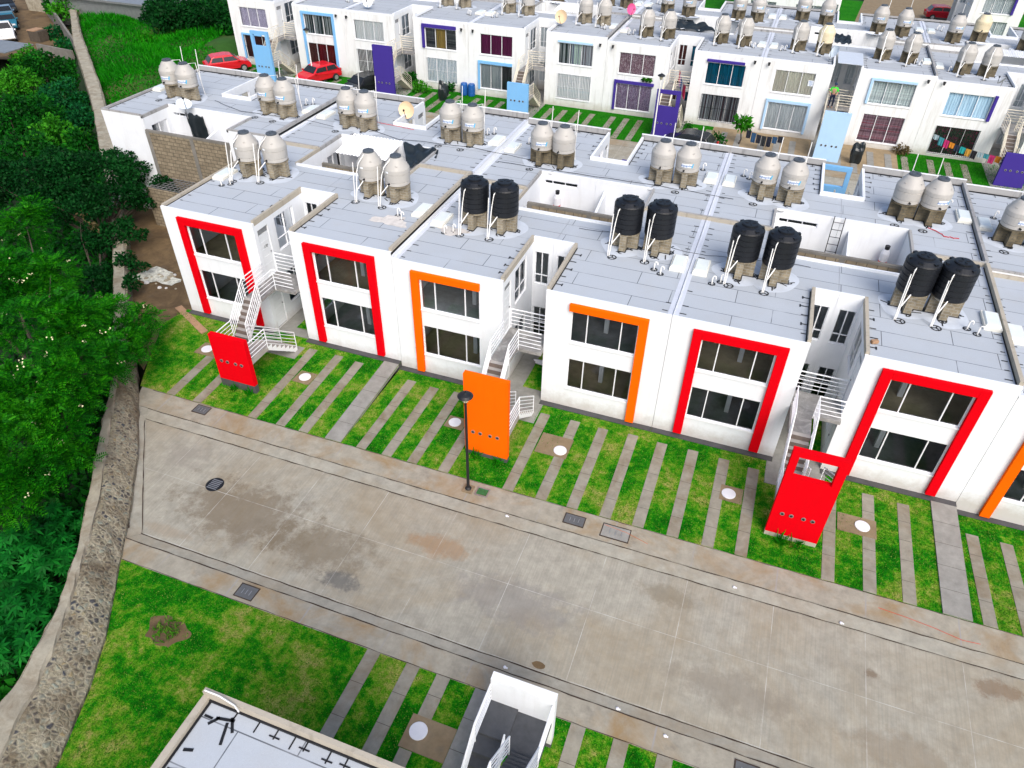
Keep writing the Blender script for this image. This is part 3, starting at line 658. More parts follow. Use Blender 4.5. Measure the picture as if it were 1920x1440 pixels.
def make_tank(kind, sticker):
    r0 = .60 if kind == 'black' else .575
    t = thing('water_tank', (0, 0, -50), 'x', 'water tank')
    mb = MB(); T0 = MB
    WL[t.name] = Vector((0, 0, 0))
    if kind == 'black':
        pr = [(r0-.05, 0), (r0-.01, .03)]
        for k in range(5): zb = .06+k*.215; pr += [(r0, zb), (r0, zb+.17), (r0-.022, zb+.182), (r0-.022, zb+.203)]
        pr += [(r0, 1.14), (r0-.02, 1.19), (.42, 1.30), (.30, 1.34)]
        mb.lathe(pr, (0, 0, 0), 32)
        for k in range(6):
            a = k*math.pi/3+.3; mb.box(-.05, .05, -.07, .07, 1.21, 1.29, 0, Matrix.Rotation(a, 4, 'Z') @ Matrix.Translation((.49, 0, 0)))
        lid = [(.31, 1.325), (.31, 1.39), (.27, 1.405), (.0, 1.43)]; lz = 1.41
    else:
        pr = [(r0-.06, 0), (r0-.015, .03), (r0-.02, .16), (r0-.035, .17), (r0-.035, .19), (r0-.01, .2), (r0, .52), (r0-.018, .53), (r0-.018, .55), (r0+.005, .56), (r0, .72), (r0-.02, .76)]
        pr += [(.47, .90), (.33, 1.12), (.25, 1.19), (.235, 1.20)]
        mb.lathe(pr, (0, 0, 0), 32)
        for k in range(4): mb.box(-.03, .03, -.05, .05, .86, .93, 0, Matrix.Rotation(k*math.pi/2+.6, 4, 'Z') @ Matrix.Translation((.455, 0, 0)))
        lid = [(.25, 1.19), (.25, 1.26), (.22, 1.275), (.0, 1.28)]; lz = 1.27
    mb.build('tank_body', M[{'black': 'black', 'ivory': 'ivory'}.get(kind, 'beige')], t, smooth=False)
    lb = MB(); lb.lathe(lid[:-1], (0, 0, 0), 24)
    for k in range(4): lb.box(.07, .20, -.02, .02, lid[2][1]-.002, lid[2][1]+.02, 0, Matrix.Rotation(k*1.57+.4, 4, 'Z'))
    lb.build('lid', M['black' if kind == 'black' else 'lid'], t)
    fb = MB(); fb.tube([(-.05, -r0+.08, .12), (-.05, -r0-.07, .12)], .045, 8); fb.build('outlet', M['tar'], t)
    if kind == 'beige' and sticker == 'logo':
        s1 = MB(); a = R(-82); rr = r0+.006; band(s1, rr, .285, .455, a-.50, a+.34, 14, 0, .05); band(s1, rr+.002, .27, .47, a+.34, a+.43, 4, 1, .10)
        v, fs = text_mesh('aquaplas', .155); bend(s1, v, fs, rr+.004, .372, a-.08, 2)
        s1.build('brand_label', [M['label'], M['cyan'], M['print']], t)
    elif kind == 'beige' and sticker == 'small':
        s1 = MB(); band(s1, r0+.006, .60, .68, R(-110), R(-94), 3); s1.build('sticker', M['label'], t)
    return t
def tank_pipe(t, kind, front=True):
    """white feed and drain pipes, standing on the roof 0.75 m below the tank floor"""
    mb = MB(); top = 1.30 if kind == 'black' else 1.14; rr = .6; zf = -.75
    if front:
        mb.tube([(-.10, -.27, top), (-.22, -.62, top-.28), (-.24, -.80, .55), (-.25, -1.12, zf)], .024, 6)
        mb.tube([(-.05, -.66, .10), (-.24, -1.02, -.25)], .024, 6)
        mb.tube([(-.30, -1.16, zf), (-.32, -.92, 1.0)], .022, 6)
    else:
        mb.tube([(.10, .27, top), (.25, .75, top-.06), (.27, .95, zf)], .022, 6); mb.tube([(.27, .85, -.1), (.29, 1.0, 1.75)], .020, 6)
    o = mb.build('pipe', M['pvc'], None); o.parent = t; return o
TP = {}
def place_tank(kind, sticker, front, loc, rz, label, group):
    k = (kind, sticker, front)
    if k not in TP:
        t = make_tank(kind, sticker); tank_pipe(t, kind, front); TP[k] = t; t.location = loc; t.rotation_euler = (0, 0, rz); t['label'] = label; t['group'] = group; return t
    return dup(TP[k], loc, rz, label, group)

# ------------------------------------------------------------------ ground, street, pavements, lawns
JX = 11.262
def sheet(name, pts, mat, lines=(), kind='structure', sub=0):
    """flat or gently sloping sheet from (x,y,z) points; lines: dirt-filled joints ((x0,y0),(x1,y1),z,width)"""
    mb = MB(); mb.poly(pts); rn = random.Random(len(name))
    for (x0, y0), (x1, y1), z, wd in lines:
        d = Vector((x1-x0, y1-y0, 0)); Ln = d.length; d.normalize(); nrm = Vector((-d.y, d.x, 0)); n = max(2, int(Ln/.35)); prev = None
        for i in range(n+1):
            c = Vector((x0, y0, z+.004))+d*(Ln*i/n)+nrm*rn.uniform(-.012, .012); hw = wd*rn.uniform(.25, 1.0)/2
            cur = (c-nrm*hw, c+nrm*hw)
            if prev: mb.poly([prev[0], prev[1], cur[1], cur[0]], 1)
            prev = cur
    o = mb.build(name, [mat, M['crack']], None); o['kind'] = kind; return o
def wx(y, tab):
    for (y0, x0), (y1, x1) in zip(tab, tab[1:]):
        if y0 <= y <= y1: return x0+(x1-x0)*(y-y0)/(y1-y0)
    return tab[0][1] if y < tab[0][0] else tab[-1][1]
TR_ = [(-26, 10.9), (-21.5, 10.3), (-19.17, 9.8), (-17.6, 9.19), (-16, 8.47), (-13.6, 7.02), (-11.5, 5.64), (-9.56, 4.07), (-7.3, 2.35), (-4.9, .47), (-3, -1.0), (2.69, -6.3), (4.2, -7.7), (8.2, -11.6), (13.3, -16.8), (24, -28.4), (36.5, -42.9), (44, -51)]
TL_ = [(-26, 9.9), (-21.5, 9.25), (-17.9, 8.45), (-17.15, 8.29), (-15.4, 7.63), (-13.5, 6.55), (-11.2, 4.84), (-8.25, 2.57), (-5.4, .57), (-3, -1.75), (2.69, -7.15), (4.2, -8.6), (8.2, -12.5), (12.8, -17.7), (19.7, -25.0), (27, -33.3), (33.3, -40.6), (44, -51.9)]
BS_ = [(-26, 12.0), (-21, 11.3), (-18.5, 10.62), (-16.6, 9.83), (-15.1, 9.0), (-13.3, 7.77), (-11.4, 6.45), (-8.8, 4.52), (-5.8, 1.9), (-3.75, -.1), (-2, -1.8), (2.69, -6.2), (4.2, -7.6), (8.2, -11.5), (13.3, -16.7), (24, -28.3), (36.5, -42.8), (44, -50.9)]
def terrain_z(x, y):
    d = wx(y, TL_) - x
    if d < .2: return -.5
    h = -1.2-min(1.6, d*.35)
    return h + .35*math.sin(x*.7+1)*math.cos(y*.55)
def grid_sheet(name, xs, ys, zf, mat, kind='structure', smooth=True, keep=None):
    V = [(x, y, zf(x, y)) for y in ys for x in xs]; n = len(xs); F = []
    for j in range(len(ys)-1):
        for i in range(n-1):
            if keep and not keep((xs[i]+xs[i+1])/2, (ys[j]+ys[j+1])/2): continue
            F.append((j*n+i, j*n+i+1, (j+1)*n+i+1, (j+1)*n+i))
    o = fast_mesh(name, np.array(V), np.array(F), mat, None, kind)
    if smooth: o.data.polygons.foreach_set('use_smooth', [True]*len(F))
    return o
xs = list(np.concatenate([np.arange(-400, -80, 40), np.arange(-80, 60, 1.4), np.arange(60, 401, 34)])); ys = list(np.concatenate([np.arange(-300, -40, 30), np.arange(-40, 60, 1.4), np.arange(60, 601, 36)]))
grid_sheet('ground', xs, ys, terrain_z, M['jungle_floor'])
def zA(x): return .26 if x < JX else (0. if x < 3*JX else -.34)
E1 = 62
sheet('street', [(3.15, -6.85, -.10), (7.2, -11.6, -.10), (E1, -11.6, -.10), (E1, -6.85, -.10)], M['street'])
sheet('gutter', [(2.75, -6.30, -.035), (3.15, -6.85, -.096), (E1, -6.85, -.096), (E1, -6.30, -.035)], M['gutter'], [((2.8, -6.33), (E1, -6.33), -.034, .045), ((3.1, -6.83), (E1, -6.83), -.09, .05)])
sheet('gutter', [(7.2, -11.6, -.096), (6.75, -12.0, -.035), (E1, -12.0, -.035), (E1, -11.6, -.096)], M['gutter'], [((7.1, -11.62), (E1, -11.62), -.09, .05), ((6.8, -11.98), (E1, -11.98), -.03, .045)])
sheet('pavement', [(1.6, -5.30, .0), (2.1, -6.30, -.03), (E1, -6.30, -.03), (E1, -5.30, .0)], M['pave'], [((2.2, -5.32), (E1, -5.32), .001, .03)])
sheet('pavement', [(6.6, -12.0, -.03), (7.3, -12.76, .0), (E1, -12.76, .0), (E1, -12.0, -.03)], M['pave'], [((7.4, -12.74), (E1, -12.74), .001, .03)])
sheet('pavement', [(1.2, -5.75, -.024), (2.15, -6.31, -.034), (2.75, -6.31, -.038), (3.16, -6.86, -.092), (7.21, -11.59, -.092), (6.72, -12.02, -.032), (5.6, -11.5, -.03)], M['gutter'], [((3.12, -6.9), (7.15, -11.58), -.09, .05), ((2.2, -6.35), (6.6, -11.6), -.04, .06)])
# lawns in front of the near row (one bank per terrace level)
for a, b in ((None, JX), (JX, 3*JX), (3*JX, E1)):
    z = zA((a or 0)+.5); pts = []
    if a is None: pts = [(1.5, -5.30, .004), (.75, -4.0, .06), (-.7, -1.25, .12), (-.25, -.02, z)]
    else: pts = [(a, -5.30, .004), (a, -.02, z)]
    pts += [(b, -.02, z), (b, -5.30, .004)]
    sheet('lawn', pts, M['lawn'])
def zlawn(x, y): return zA(x)*max(0, min(1, (y+5.3)/5.28))
sheet('lawn', [(12.5, -26, .0), (11.3, -21, .0), (10.62, -18.5, .0), (9.83, -16.6, 0), (9.0, -15.1, 0), (7.75, -13.3, 0), (7.3, -12.76, 0), (E1, -12.76, 0), (E1, -26, 0)], M['lawn'])
# concrete strips and ramps let into the lawns
def strip(x0, x1, y0, y1, zf, mat='strip', name='paving_strip', h=.022):
    mb = MB(); n = max(1, int((y1-y0)/1.1))
    P = [Vector((x, y, zf((x0+x1)/2, y)+(h if t else -.1))) for t in (0, 1) for x, y in ((x0, y0), (x1, y0), (x1, y1), (x0, y1))]
    mb.hexa(P)
    for i in range(1, n+1):
        y = y0+(y1-y0)*i/(n+1); zz = zf((x0+x1)/2, y)+h+.003; mb.poly([(x0, y-.006, zz), (x1, y-.006, zz), (x1, y+.006, zz), (x0, y+.006, zz)], 1)
    o = mb.build(name, [M[mat], M['crack']], None); o['kind'] = 'structure'; return o
for x, yt in ((2.86, -2.6), (4.2, -2.9), (6.92, -.62), (8.25, -.62), (9.32, -.72), (11.92, -.8), (13.03, -.88), (14.12, -.82), (15.42, -2.4), (18.02, -.78), (19.3, -.76), (20.48, -.8), (21.7, -.72), (22.88, -.78), (24.1, -.75), (25.3, -.8), (26.42, -.92), (29.22, -.95), (30.52, -.75), (31.72, -.8), (34.05, -1.2), (35.15, -1.2), (36.3, -1.2), (37.4, -1.2)):
    strip(x+.02, x+.43, -5.29, yt, zlawn)
strip(10.55, 11.25, -5.29, -.28, zlawn, 'ramp', 'ramp', .05); strip(32.9, 33.76, -5.29, -.28, zlawn, 'ramp', 'ramp', .05)
Zs = lambda x, y: 0.
for x, y0 in ((16.58, -19), (17.87, -17.4), (18.84, -14.05), (22.9, -16), (24.1, -16), (25.3, -16), (26.5, -16), (27.7, -16), (28.9, -16)): strip(x, x+.42, y0, -12.77, Zs)
strip(20.05, 20.78, -17.3, -12.77, Zs, 'ramp', 'path'); strip(18.78, 19.15, -17.3, -15.02, Zs)
# plinth strip and entrance floors
for a, b in ((0, 4.75), (6.51, JX), (JX, 16.01), (17.77, 2*JX), (2*JX, 27.28), (29.03, 3*JX), (3*JX, 38.5)):
    mb = MB(); z = zA((a+b)/2); mb.box(a+.01, b-.01, -.27, -.004, -.3, z+.035); o = mb.build('plinth', M['plinth'], None); o['kind'] = 'structure'
for k in range(4):
    x0 = 4.752+JX*k; z = zA(x0-1); mb = MB(); mb.box(x0-.2, x0+1.95, -1.5, -.275, -.3, z+.02 if k else z-.03); mb.box(x0+.006, x0+1.752, -.274, 3.69, -.3, z+.022 if k else z-.028); o = mb.build('path', M['ramp'], None); o['kind'] = 'structure'
    mb = MB(); mb.poly([(x0+.75, .55, z+.03), (x0+1.74, .55, z+.03), (x0+1.74, 3.6, z+.03), (x0+.75, 3.6, z+.03)]); o = mb.build('lawn', M['lawn'], None); o['kind'] = 'structure'
# yard of the street behind and the vacant lot
sheet('street', [(-14, 23.4, -.06), (E1+20, 23.4, -.06), (E1+20, 29.6, -.06), (-26, 29.6, -.06)], M['street'])
sheet('pavement', [(-12.5, 22.3, -.02), (E1+20, 22.3, -.02), (E1+20, 23.4, -.05), (-12.5, 23.4, -.05)], M['pave']); sheet('pavement', [(-27, 29.6, -.05), (E1+20, 29.6, -.05), (E1+20, 30.7, -.02), (-27, 30.7, -.02)], M['pave'])
sheet('lawn', [(-12, 16.8, .0), (E1+20, 16.8, 0), (E1+20, 22.3, -.01), (-12, 22.3, -.01)], M['lawn_c']); sheet('lawn', [(-25, 30.7, -.015), (20, 30.7, -.015), (20, 36.19, 0), (-25, 36.19, 0)], M['lawn_c']); sheet('lawn', [(33.2, 30.7, -.015), (70, 30.7, -.015), (70, 36.19, 0), (33.2, 36.19, 0)], M['lawn_c'])
sheet('yard_paving', [(20, 30.7, -.012), (33.2, 30.7, -.012), (33.2, 36.19, .003), (20, 36.19, .003)], concrete('tan_yard_concrete', (.34, .26, .16), (.22, .17, .10), .5, .8))
CJ, CW, CG = 11.61, 4.92, 1.77
for k in range(6):
    gx = -18.99+CJ*k
    for dx in (-3.9, -2.8, -1.7, 2.6, 3.7, 4.9, 6.0):
        x = gx+dx
        if -24 < x < 40: strip(x, x+.45, 30.75, 35.3, lambda x, y: .0, 'strip' if not 20 < x < 33 else 'ramp')
    mb = MB(); mb.box(gx-.2, gx+1.95, 30.8, 39.8, -.3, .012); o = mb.build('path', M['ramp'], None); o['kind'] = 'structure'
for k in range(5):
    gx = -6.5+JX*k; mb = MB(); mb.box(gx+.006, gx+1.752, 13.11, 22.2, -.3, .016); o = mb.build('path', M['pad'], None); o['kind'] = 'structure'
sheet('street', [(-30, 58.5, -.06), (90, 58.5, -.06), (90, 64.5, -.06), (-30, 64.5, -.06)], M['street']); sheet('yard_paving', [(-30, 53, -.01), (90, 53, -.01), (90, 58.5, -.01), (-30, 58.5, -.01)], M['pad']); sheet('lawn', [(-30, 64.5, -.01), (120, 64.5, -.01), (120, 90, -.01), (-30, 90, -.01)], M['lawn_c'])
def zv(x, y):
    d = x-wx(y, TR_); k = max(0, min(1, (d-.3)/3))
    e = max(0, min(1, (-11.6-x)/2.5)) if y < 22 else max(0, min(1, (-24.4-x)/2))
    return -.02+k*max(e, 0.03)*(.55+.45*math.sin(x*.45+y*.2)*math.cos(y*.33)+.2*math.sin(x*1.1))
vx, vy = list(np.arange(-52, -7.9, .8)), list(np.arange(8.2, 54, .8))
grid_sheet('vacant_lot', vx, vy, zv, M['vacant'], keep=lambda x, y: x > wx(y, TR_)-.25 and not (x > -11.3 and y < 23) and not (x > -24 and y > 29))
sheet('dirt_yard', [(.9, -4.4, .03), (-.7, -1.3, .07), (-.02, -.02, .10), (-.02, 8.4, .1), (-11.27, 8.4, .05), (-11.4, 8.2, .05), (-7.7, 4.2, .05), (-6.2, 2.6, .05), (-1.8, -2.0, .04), (-.1, -3.8, .02)], M['soil'])
sheet('dirt_yard', [(-27.5, 36.5, .02), (-24.2, 36.3, .02), (-24.2, 52, .02), (-31, 52, .02), (-31, 44, .02)], concrete('tan_earth', (.22, .15, .09), (.12, .08, .05), .5, .6))
mb = MB(); mb.poly([(10.6+(.60+.10*math.sin(3*t_)+.06*math.sin(5*t_+1))*math.cos(t_)*1.15, -14.4+(.52+.10*math.sin(2*t_+2)+.05*math.sin(7*t_))*math.sin(t_), .006) for t_ in [k*2*math.pi/40 for k in range(40)]]); o = mb.build('planting_hole', M['soil'], None); o['kind'] = 'structure'

# rubble retaining wall
def rubble_wall():
    wl = thing('stone_wall', (4, -9, 0), 'long curving rubble stone wall with a mortar cap beside the cul-de-sac', 'wall')
    yy = np.concatenate([np.arange(-26, -2, .35), np.arange(-2, 44.1, .6)]); rn = random.Random(4); mb = MB(); cb = MB(); prev = None
    for y in yy:
        b, r, l = wx(y, BS_), wx(y, TR_), wx(y, TL_); zt = .8+.02*math.sin(y*3); j = lambda k=.05: rn.uniform(-k, k)
        row = [Vector((b+j(), y+j(), -.3)), Vector((b+j(.03)-.02, y, .10)), Vector((b*.6+r*.4+j(.07), y, .42+j(.05))), Vector((r+.05+j(.05), y, zt-.08)), Vector((l-.03+j(.05), y, zt-.08)), Vector((l-.25+j(.06), y, -1.0)), Vector((l-.45+j(), y, -4.2))]
        cap = [Vector((r-.02-.10*abs(j(1)), y, zt-.10)), Vector((r-.07-.10*abs(j(1)), y, zt+j(.012))), Vector((l+.06+j(.04), y, zt+j(.012))), Vector((l+.0+j(.03), y, zt-.10))]
        if prev:
            for k in range(6): mb.poly([prev[0][k], row[k], row[k+1], prev[0][k+1]])
            for k in range(3): cb.poly([prev[1][k], cap[k], cap[k+1], prev[1][k+1]])
        prev = (row, cap)
    mb.build('stone_face', M['stone'], wl, smooth=False); cb.build('wall_cap', M['cap'], wl)
rubble_wall()
def low_wall(name, pts, th, z0, z1, mat, label, cat='wall', group=None):
    mb = MB()
    for (x0, y0), (x1, y1) in zip(pts, pts[1:]):
        d = Vector((x1-x0, y1-y0, 0)).normalized(); n = Vector((-d.y, d.x, 0))*th/2; a, b = Vector((x0, y0, 0))-d*th/2, Vector((x1, y1, 0))+d*(th/2-.003)
        mb.hexa([p+Vector((0, 0, z)) for z in (z0, z1) for p in (a-n, b-n, b+n, a+n)])
    return tag(mb.build(name, mat, None), label, cat, group)

# ------------------------------------------------------------------ the near terrace
GA = 'houses of the near terrace'
def full(s): return [(.83, 1.17, .15, 5.1), (3.80, 4.15, .15, 5.1), (1.17, 3.80, 4.77, 5.1)] if s > 0 else [(.66, 1.01, .15, 5.1), (3.64, 3.98, .15, 5.1), (1.01, 3.64, 4.77, 5.1)]
house('two storey white house with a red frame at the terrace end beside bare earth', 0, 1, 0, 1, .26, tanks=[(1.45, 4.6), (2.72, 4.95)], surr=full(1), group=GA, seed=1, end_kerb=True)
house('white house with full red frame between the low red stair wall and wide ramp', JX, -1, 0, 1, .26, tanks=[(7.84, 4.8), (9.2, 4.75)], surr=full(-1), group=GA, step_kerb=True, seed=2, wingwin=True, gap_kerb='coping')
house('white house left of the orange stair wall, its orange frame open on the right', JX, 1, 0, 1, 0, tanks=[(13.2, 4.1), (14.5, 4.2)], surr=[(.83, 1.17, .1, 5.1), (1.17, 3.80, 4.80, 5.1)], smat='orange', group=GA, seed=3, wingwin=True, floors=('floor_b', 'floor_a'))
house('white house right of the orange stair wall, its orange frame open on the left', 2*JX, -1, 0, 1, 0, tanks=[(19.68, 4.65), (21.0, 4.75)], surr=[(3.64, 3.98, .1, 5.1), (.97, 3.64, 4.80, 5.1)], smat='orange', group=GA, seed=4, floors=('floor_b', 'floor_a'))
house('white house with full red frame, left of the pierced red stair wall', 2*JX, 1, 0, 1, 0, tanks=[(24.4, 4.15), (25.72, 4.1)], surr=full(1), group=GA, seed=5, floors=('floor_a', 'floor_b'))
house('white house with full red frame, right of the pierced red stair wall', 3*JX, -1, 0, 1, 0, tanks=[(30.5, 3.95), (31.7, 3.95)], surr=full(-1), group=GA, step_kerb=True, seed=6)
house('white house with an orange frame cut off by the right picture edge', 3*JX, 1, 0, 1, -.34, tanks=[], surr=[(.83, 1.17, .1, 5.1), (1.17, 3.8, 4.80, 5.1)], smat='orange', group=GA, seed=7)
GS = 'outside staircases of the near terrace'
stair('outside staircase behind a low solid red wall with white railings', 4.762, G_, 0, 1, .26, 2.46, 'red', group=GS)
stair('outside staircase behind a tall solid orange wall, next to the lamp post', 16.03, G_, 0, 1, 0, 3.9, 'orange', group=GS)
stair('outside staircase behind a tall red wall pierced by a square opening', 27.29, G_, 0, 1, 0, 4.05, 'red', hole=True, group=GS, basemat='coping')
# house on our side of the street
house('house on our side of the street with only a grey roof corner in view', 16.08, 1, -17.42, -1, 0, H=5.35, front_par=.20, end_kerb=True, surr=(), group=None, sky=False, seed=31, gap_kerb='coping')
stair('dark grey staircase behind a low white wall on our side of the street', 20.82, G_, -17.42, -1, 0, 2.5, 'white', mats=('step_dark', 'step_dark'), gallery=True)

# ------------------------------------------------------------------ second row, back to back with the near terrace
GB = 'houses of the row backing onto the near terrace'
B = [(-JX, 1, .40, [(-9.3, 12.2), (-8.0, 12.0)]), (0, -1, .40, [(-2.5, 11.9), (-1.25, 11.75)]), (0, 1, .25, [(2.45, 12.1), (3.6, 12.0)]), (JX, -1, .25, [(8.45, 12.3), (9.72, 12.25)]), (JX, 1, 0, [(13.66, 11.8), (14.8, 11.8)]),
     (2*JX, -1, 0, [(19.76, 11.8), (20.95, 11.85)]), (2*JX, 1, 0, [(24.55, 11.9), (25.8, 11.75)]), (3*JX, -1, 0, [(30.64, 12.05), (31.78, 11.95)]), (3*JX, 1, -.2, [(35.0, 11.6), (36.25, 11.5)])]
BL = ['at the left end of its row above the brick yard', 'left of the white corrugated roof, right of the netting yard', 'beside the white corrugated roof with a peach dish', 'behind the black tarpaulin, left of the roof step', 'right of the roof step, left of the second open yard', 'left of the broad flashing strip in mid row', 'right of the broad flashing strip, left of the blue framed notch', 'right of the blue framed notch, above the black ladder', 'cut off by the right edge beyond a stepped kerb']
for i, (xj, s, z0, tk) in enumerate(B):
    house('flat grey roofed house '+BL[i], xj, s, 16.8, -1, z0, white='white', tanks=tk, ped='pedestal_dark' if i in (4, 7, 8) else 'pedestal', front_par=.25, gap_kerb='old', group=GB, sides=True, seed=40+i, rearwin=(s > 0), step_kerb=(xj in (0, 3*JX) and s < 0), end_kerb=(i == 0), wingwin=(i in (0, 2)), glass='glass', gapcur=None)
stair('light blue stair wall with an opening, seen through a notch of the middle row', 27.29, G_, 16.8, -1, 0, 4.0, 'blue', hole=True, group='stairs of the middle row', rail='rail_old'); stair('purple stair wall glimpsed through a notch left of mid row', 16.03, G_, 16.8, -1, 0, 2.5, 'purple', group='stairs of the middle row', rail='rail_old')

# yards between the two rows
def yard(xc, label, z=4.72, dz=0):
    bw = thing('block_wall', (xc, 8.4, 0), label, 'wall', 'block walls between the yards'); mb = MB(); a, b = xc-2.77, xc+2.77
    mb.box(a, b, 8.34, 8.46, -.3, z+dz-.12); mb.build('blockwork', M['block'], bw)
    cb = MB(); cb.box(a, b, 8.325, 8.475, z+dz-.12, z+dz)
    for x in (a+.1, xc+.3, b-.1): cb.box(x-.12, x+.12, 8.322, 8.478, -.3, z+dz-.121)
    cb.build('concrete_tie', M['blockband'], bw)
yard(5.63, 'block wall in the yard under the white corrugated roof', 4.72, .2); yard(16.9, 'block wall of the open yard between the two pairs of black tanks'); yard(28.15, 'block wall of the open yard below the black ladder'); yard(-5.63, 'tall block wall below the left open yard, above the metal grid', 5.0, .1)
for xc, wy, lab in ((16.9, 'left', 'white divider wall in the yard between the two pairs of black tanks'), (28.15, 'right', 'white divider wall in the yard beside the black ladder'), (-5.63, 'far', 'white divider wall in the yard behind the left block wall')):
    mb = MB(); mb.hexa([Vector(p) for p in ((xc+.45, 8.47, -.2), (xc+.57, 8.47, -.2), (xc+.57, 10.48, -.2), (xc+.45, 10.48, -.2), (xc+.45, 8.47, 4.55), (xc+.57, 8.47, 4.55), (xc+.57, 10.48, 4.95), (xc+.45, 10.48, 4.95))]); tag(mb.build('divider_wall', M['white'], None), lab, 'wall')
for xc, z, cat in ((5.63, 2.55, 0), (16.9, 2.55, 1), (28.15, 2.55, 2), (-5.63, 2.6, 3)):
    mb = MB(); mb.box(xc-2.76, xc+2.76, 6.32 if cat != 3 else 8.48, 10.48, z-.15, z); o = mb.build('yard_floor', M['landing'], None); o['kind'] = 'structure'
low_wall('block_wall', [(-8.0, 6.9), (-2.4, 6.9), (-2.4, 8.25)], .15, -.2, 2.35, M['block'], 'low block wall around the yard under the metal grid, by the tree'); low_wall('block_wall', [(-8.0, 8.2), (-8.0, 7.0)], .15, -.2, 2.35, M['block'], 'short end of the low block wall beside the tree branches')
gt = MB()
for k in range(20): x = -7.9+5.4*k/19; gt.tube([(x, 6.9, 2.42), (x, 8.3, 2.42)], .02, 4)
for k in range(7): y = 6.92+1.36*k/6; gt.tube([(-7.95, y, 2.425), (-2.45, y, 2.425)], .02, 4)
tag(gt.build('metal_grid', M['metal'], None), 'flat metal grid roofing the low block yard beside the tree', 'grid')

# ------------------------------------------------------------------ third row: curtained fronts facing us
GC = 'houses of the curtained row'
CS = [  # joint x, s, z0, upper curtain, lower curtain, surround boxes, colour, grilles, label
 (-23.91, 1, .1, 'lilac', 'brown', [(.88, 1.04, .45, 2.62), (1.04, 3.0, 2.48, 2.62)], 'blue', ('iron', None), 'with lilac curtains above, at the left end by the red hatchback'),
 (-12.30, -1, .1, 'greydark', ['brown', 'wine', 'wine'], [(.84, 1.03, .4, 5.0), (3.87, 4.06, .4, 5.0), (1.03, 3.87, 4.79, 5.0)], 'blue', (None, None), 'with tall light blue frame and wine red curtains behind the second red car'),
 (-12.30, 1, .1, 'white', 'dark', [], 'white', ('white', None), 'with white upper curtains and lower grille left of the solid purple wall'),
 (-.69, -1, .1, ['gold', 'goldmid', 'gold'], 'paleblue', [(.80, 1.03, 3.2, 5.05), (1.03, 3.87, 4.79, 5.05)], 'purple', ('white', None), 'with purple hood over black and gold curtains, above the covered grill'),
 (-.69, 1, .1, 'plum', ['grey', 'grey', 'dark'], [(.88, 1.04, .45, 2.72), (1.04, 3.87, 2.50, 2.72)], 'blue', (None, None), 'with plum upper curtains behind the two blue barrels'),
 (10.92, -1, .1, ['greydark', 'green', 'stripe'], 'blind', [(1.0, 3.8, 4.80, 4.95)], 'paleblue', ('white', None), 'with white barred lower window, right of the low blue stair wall'),
 (10.92, 1, -.1, 'maroon', 'violet', [(.84, 1.03, .45, 2.72), (1.03, 3.98, 2.50, 2.72)], 'purple', (None, None), 'with maroon floral curtains and flower pots on a purple hood'),
 (22.53, -1, -.1, 'teal', 'stripe', [(1.0, 3.75, 4.80, 4.98)], 'purple', ('iron', None), 'with teal upper curtains and black lower grille beside the small tree'),
 (22.53, 1, -.1, 'cream', 'sheer', [(.86, 1.03, .45, 2.7), (3.87, 4.04, .45, 2.7), (1.03, 3.87, 2.50, 2.7)], 'paleblue', (None, None), 'with cream curtains carrying a paper notice and pale blue lower frame'),
 (34.14, -1, -.1, 'slat', 'pink', [(.86, 1.03, 3.2, 4.95), (1.03, 3.87, 4.79, 4.95)], 'paleblue', (None, None), 'with grey blinds above a red patterned curtain, behind the covered grill'),
 (34.14, 1, -.3, 'sky', 'flora', [(3.87, 4.06, 3.15, 4.85)], 'purple', ('iron', None), 'with light blue curtains and a barred window hung with washing'),
 (45.75, -1, -.3, 'grey', 'grey', [], 'white', (None, None), 'cut off by the right edge beyond the washing line')]
CT = [[], [], [], [(-4.95, 41.8), (-3.3, 41.8)], [(.94, 41.5), (2.66, 41.4)], [(7.85, 40.7), (9.45, 40.6)], [(13.24, 39.3), (14.93, 39.4)], [(18.99, 39.7), (20.73, 39.6)], [(24.7, 39.9), (26.5, 39.8)], [(30.62, 39.8), (32.4, 39.6)], [(35.95, 39.1), (37.5, 39.0)], []]
for i, (xj, s, z0, cu, cl, sr, sm, gr, lab) in enumerate(CS):
    gw = CG
    house('white house '+lab, xj, s, 36.2, 1, z0, w=CW, gw=gw, white='white_old', roof='roof_far', up=cu, low=cl, surr=sr, smat=sm, grille=tuple({'white': 'alu', 'iron': 'iron', None: None}[g] for g in gr), tanks=CT[i], ped='pedestal_dark' if i > 5 else 'pedestal', gap_kerb='old', front_par=.04, group=GC, seed=60+i, step_kerb=(i in (5, 9)), gapcur={0: 'grey', 1: 'grey', 7: 'teal', 6: 'brown'}.get(i, 'sheer'), floors=('floor_a', 'floor_a'))
